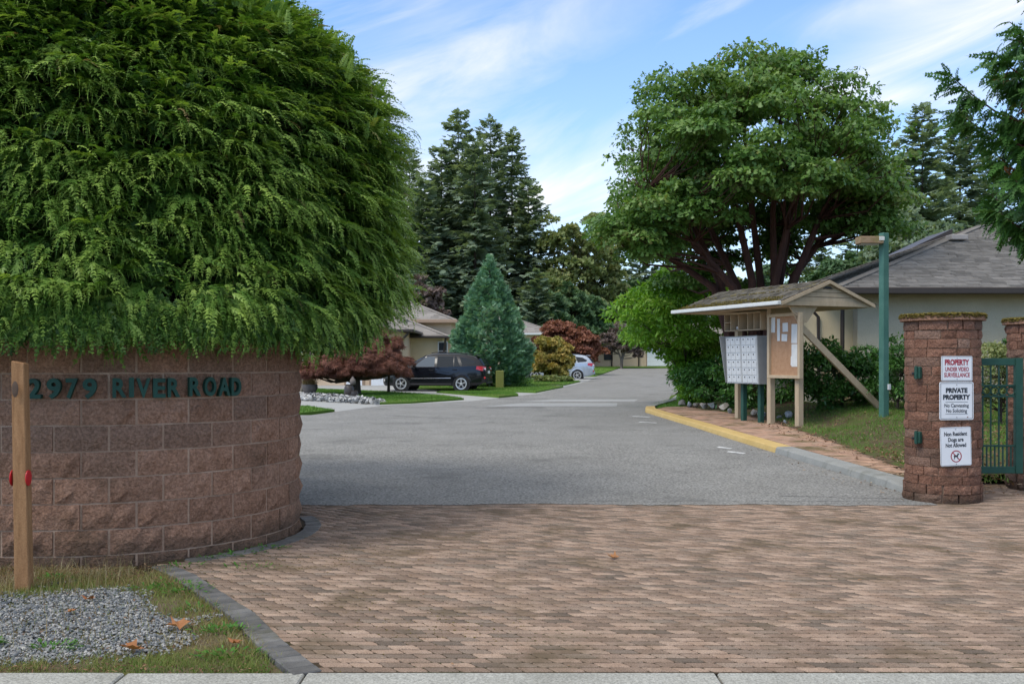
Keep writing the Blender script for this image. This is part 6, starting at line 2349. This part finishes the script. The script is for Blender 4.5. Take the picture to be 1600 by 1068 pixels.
TREES = [(898, 326, 112, 4.2, m_olive, 'tall olive-green broadleaf tree right of the fir group'), (938, 372, 116, 3.6, m_olive, 'olive broadleaf tree at the left edge of the big maple crown'), (870, 425, 108, 3.0, m_olive, 'smaller brownish green tree in front of the tall olive tree'),
         (905, 452, 106, 3.4, m_dark, 'dark evergreen mass above the far house roof'), (860, 458, 103, 2.8, m_dark, 'dark evergreen tree just right of the blue-green conifer'), (945, 458, 119, 3.4, m_dark, 'dark evergreen tree behind the far house chimney pipe'), (990, 432, 121, 4.2, m_dark, 'dark tree behind the lime shrub'),
         (1060, 400, 124, 4.5, m_dark, 'dark tree filling the gap left of the maple stems'), (1140, 420, 126, 4.5, m_olive, 'pale tree glimpsed between the maple stems'), (1210, 415, 125, 4.6, m_dark, 'dark tree glimpsed right of the maple stems'),
         (1330, 405, 92, 4.2, m_dark, 'dark tree filling below the maple crown left of the lamp head'), (1420, 330, 84, 4.4, m_fir, 'soft green evergreen just above the lamp head'), (1475, 345, 80, 3.8, m_fir, 'soft green evergreen above the left slope of the house roof'), (665, 430, 96, 2.8, m_purple, 'bare greyish shrubby tree above the cream house roof')]
for i, (px, py, Y, r_, m_, lab) in enumerate(TREES):
    b = mk_(px, Y)
    top = Z(py, Y)
    hgt = top - b[2]
    cr = hgt * .44
    broadleaf('broadleaf_tree', lab, 'tree', b, (b[0], b[1], top - cr), (r_, r_ * .9, cr), 140 if m_ is not m_purple else 50, 42, 'clump', .46, m_, m_darkbark, crad=.17, seed=200 + i, trunk_r=.28, shell=.6, lo=-.9, group='background trees', flat_=.7)

# the red cedar that hangs in from the right
cy_ = 16.5
ct = thing('red_cedar', 'cedar with drooping sprays and brown patches hanging in from the right edge', 'tree', (X(1696, cy_), cy_, .4))
g = np.random.default_rng(77)
mb = MB()
mb.tube([(0, 0, -.5), (.05, 0, 4), (0, 0, 9.5)], [.3, .2, .05], 9)
P, D, U, S, vv = [], [], [], [], []
x0, z0 = X(1650, cy_), .4
specs = []
for k in range(70):
    zz = g.uniform(2.9, 8.6)
    a = g.uniform(.35 * pi, 1.65 * pi)
    L = np.interp(zz, [2.9, 4.5, 6, 7.2, 9], [1.3, 1.4, 1.4, .6, .2]) * g.uniform(.65, 1.1)
    specs.append((zz, a, L))
specs += [(5.25, pi + .05, 2.3), (4.9, pi - .25, 2.0), (5.8, pi + .1, 1.6), (4.2, pi, 1.5), (3.7, pi + .3, 1.45), (3.4, pi - .4, 1.4), (4.6, pi + .1, 1.5), (6.5, pi - .1, 1.2)]
for zz, a, L in specs:
    h = np.array([math.cos(a), math.sin(a), 0])
    pts = []
    bv = g.random()
    brown = g.random() < .10
    for j in range(7):
        f = j / 6
        pts.append(h * L * f + np.array([0, 0, zz + L * (-.12 * math.sin(f * pi) + .28 * f * f)]))
    mb.tube(pts, [.035 * (1 - .8 * j / 6) for j in range(7)], 5, cap=False)
    nsp = int(L * 60)
    for e_ in range(5):
        P.append(pts[6 - e_ % 2])
        D.append(h + g.normal(0, .35, 3) + np.array([0, 0, .1]))
        U.append(np.array([0, 0, 1.0]) + g.normal(0, .4, 3))
        S.append(g.uniform(.2, .36))
        vv.append(.3 + .4 * g.random())
    for j in range(nsp):
        f = g.uniform(.12, 1.0)
        i = min(int(f * 6), 5)
        p = pts[i] + (pts[i + 1] - pts[i]) * (f * 6 - i)
        side = np.array([-h[1], h[0], 0]) * g.choice([-1, 1])
        P.append(p)
        D.append(h * .55 + side * g.uniform(.1, .8) + np.array([0, 0, g.uniform(-1.25, -.15) + f * .5]))
        U.append(h * .6 + g.normal(0, .5, 3) + np.array([0, 0, .6]))
        S.append(g.uniform(.28, .55))
        vv.append(g.uniform(.89, 1.0) if (brown and f < .75 and g.random() < .6) or g.random() < .015 else .1 + .35 * bv + .4 * g.random())
# upright tip sprays
for k in range(70):
    zz = g.uniform(7.2, 9.4)
    P.append(np.array([g.normal(0, .12), g.normal(0, .12), zz]))
    D.append(np.array([g.normal(0, .6), g.normal(0, .6), .8]))
    U.append(unit(1, g)[0])
    S.append(g.uniform(.3, .5))
    vv.append(.3 + .4 * g.random())
T, TF = spray_template(8, 3, .45, .28)
V, Fs, v = scatter(T, TF, np.array(P), frames(np.array(D), np.array(U)), np.array(S), np.array(vv))
mk('crown', V, Fs, m_cedar, ct, var=v)
mb.build('trunk', m_bark, ct, smooth=True)

# bed stones
WORDS = ['first', 'second', 'third', 'fourth', 'fifth', 'sixth', 'seventh', 'eighth', 'ninth', 'tenth', 'eleventh', 'twelfth', 'thirteenth', 'fourteenth', 'fifteenth']
rocks = [(1067, 636, 16), (1078, 638, 16), (1088, 639, 15), (1099, 640, 17), (1114, 641, 24), (1130, 643, 24), (1141, 646, 13), (1178, 650, 20), (1189, 652, 18), (1206, 653, 18), (1217, 655, 12), (1233, 656, 20), (1226, 660, 10)]
for i, (px, py, w) in enumerate(rocks):
    yy = 1556 * 1.42 / (py - HOR + 3)
    s_ = w * yy / F / 2
    bm = bmesh.new()
    bmesh.ops.create_icosphere(bm, subdivisions=2, radius=1)
    g = np.random.default_rng(300 + i)
    pl = unit(11, g)
    for v in bm.verts:
        p = np.array(v.co)
        for q in pl:
            dd = p @ q - .5
            if dd > 0:
                p = p - q * dd
        v.co = p
    me = bpy.data.meshes.new('bed_stone')
    bm.to_mesh(me)
    bm.free()
    pale = i in (4, 5)
    o = link('bed_stone', me, m_stone, loc=(X(px, yy), yy, zk(X(px, yy), yy) + s_ * .5))
    o.scale = (s_, s_ * .8, s_ * (.62 if pale else .85))
    o.rotation_euler = (g.normal(0, .2), g.normal(0, .2), g.uniform(0, 6))
    where = 'left of the shelter legs' if i < 7 else 'behind the shelter legs'
    tag(o, f'{"pale blue-grey" if pale else "grey-brown"} edging stone, {WORDS[i if i < 7 else i - 7]} from the left in the row {where}', 'stone', 'stones edging the laurel bed')

# pots on the rockery
py_ = 36.2
pot = thing('pot_fountain', 'dark stacked-jar fountain standing in the white cobbles', 'fountain', (X(548, py_), py_, zr(py_) + .05))
MB().lathe([(.10, 0), (.17, .08), (.19, .25), (.17, .42), (.13, .48), (.15, .51), (.12, .52)], 18, (-.06, 0, 0)).build('jar', m_pot, pot, smooth=True)
MB().lathe([(.09, 0), (.14, .06), (.15, .18), (.12, .27), (.13, .29), (.1, .30)], 16, (.15, -.1, 0)).build('jar', m_pot, pot, smooth=True)
MB().lathe([(.06, .0), (.10, .04), (.11, .14), (.08, .22), (.05, .24), (.03, .3), (.0, .31)], 14, (.07, .02, .50)).build('jar', m_potgrey, pot, smooth=True)
py_ = 38.6
pl_ = thing('round_planter', 'round grey planter with dry straw-coloured grass on the rockery', 'planter', (X(484, py_), py_, zr(py_) + .12))
MB().lathe([(.16, 0), (.24, .08), (.31, .24), (.30, .36), (.27, .37), (.25, .3)], 20).build('pot', m_potgrey, pl_, smooth=True)
n = 500
g = np.random.default_rng(5)
a = g.random(n) * 2 * pi
r_ = .24 * np.sqrt(g.random(n))
o = blades('dry_grass', np.stack([np.cos(a) * r_, np.sin(a) * r_, np.full(n, .3)], 1), g.uniform(.18, .4, n), g.uniform(.012, .022, n), m_straw, g.random(n), pl_, lean=.6, kind=None)
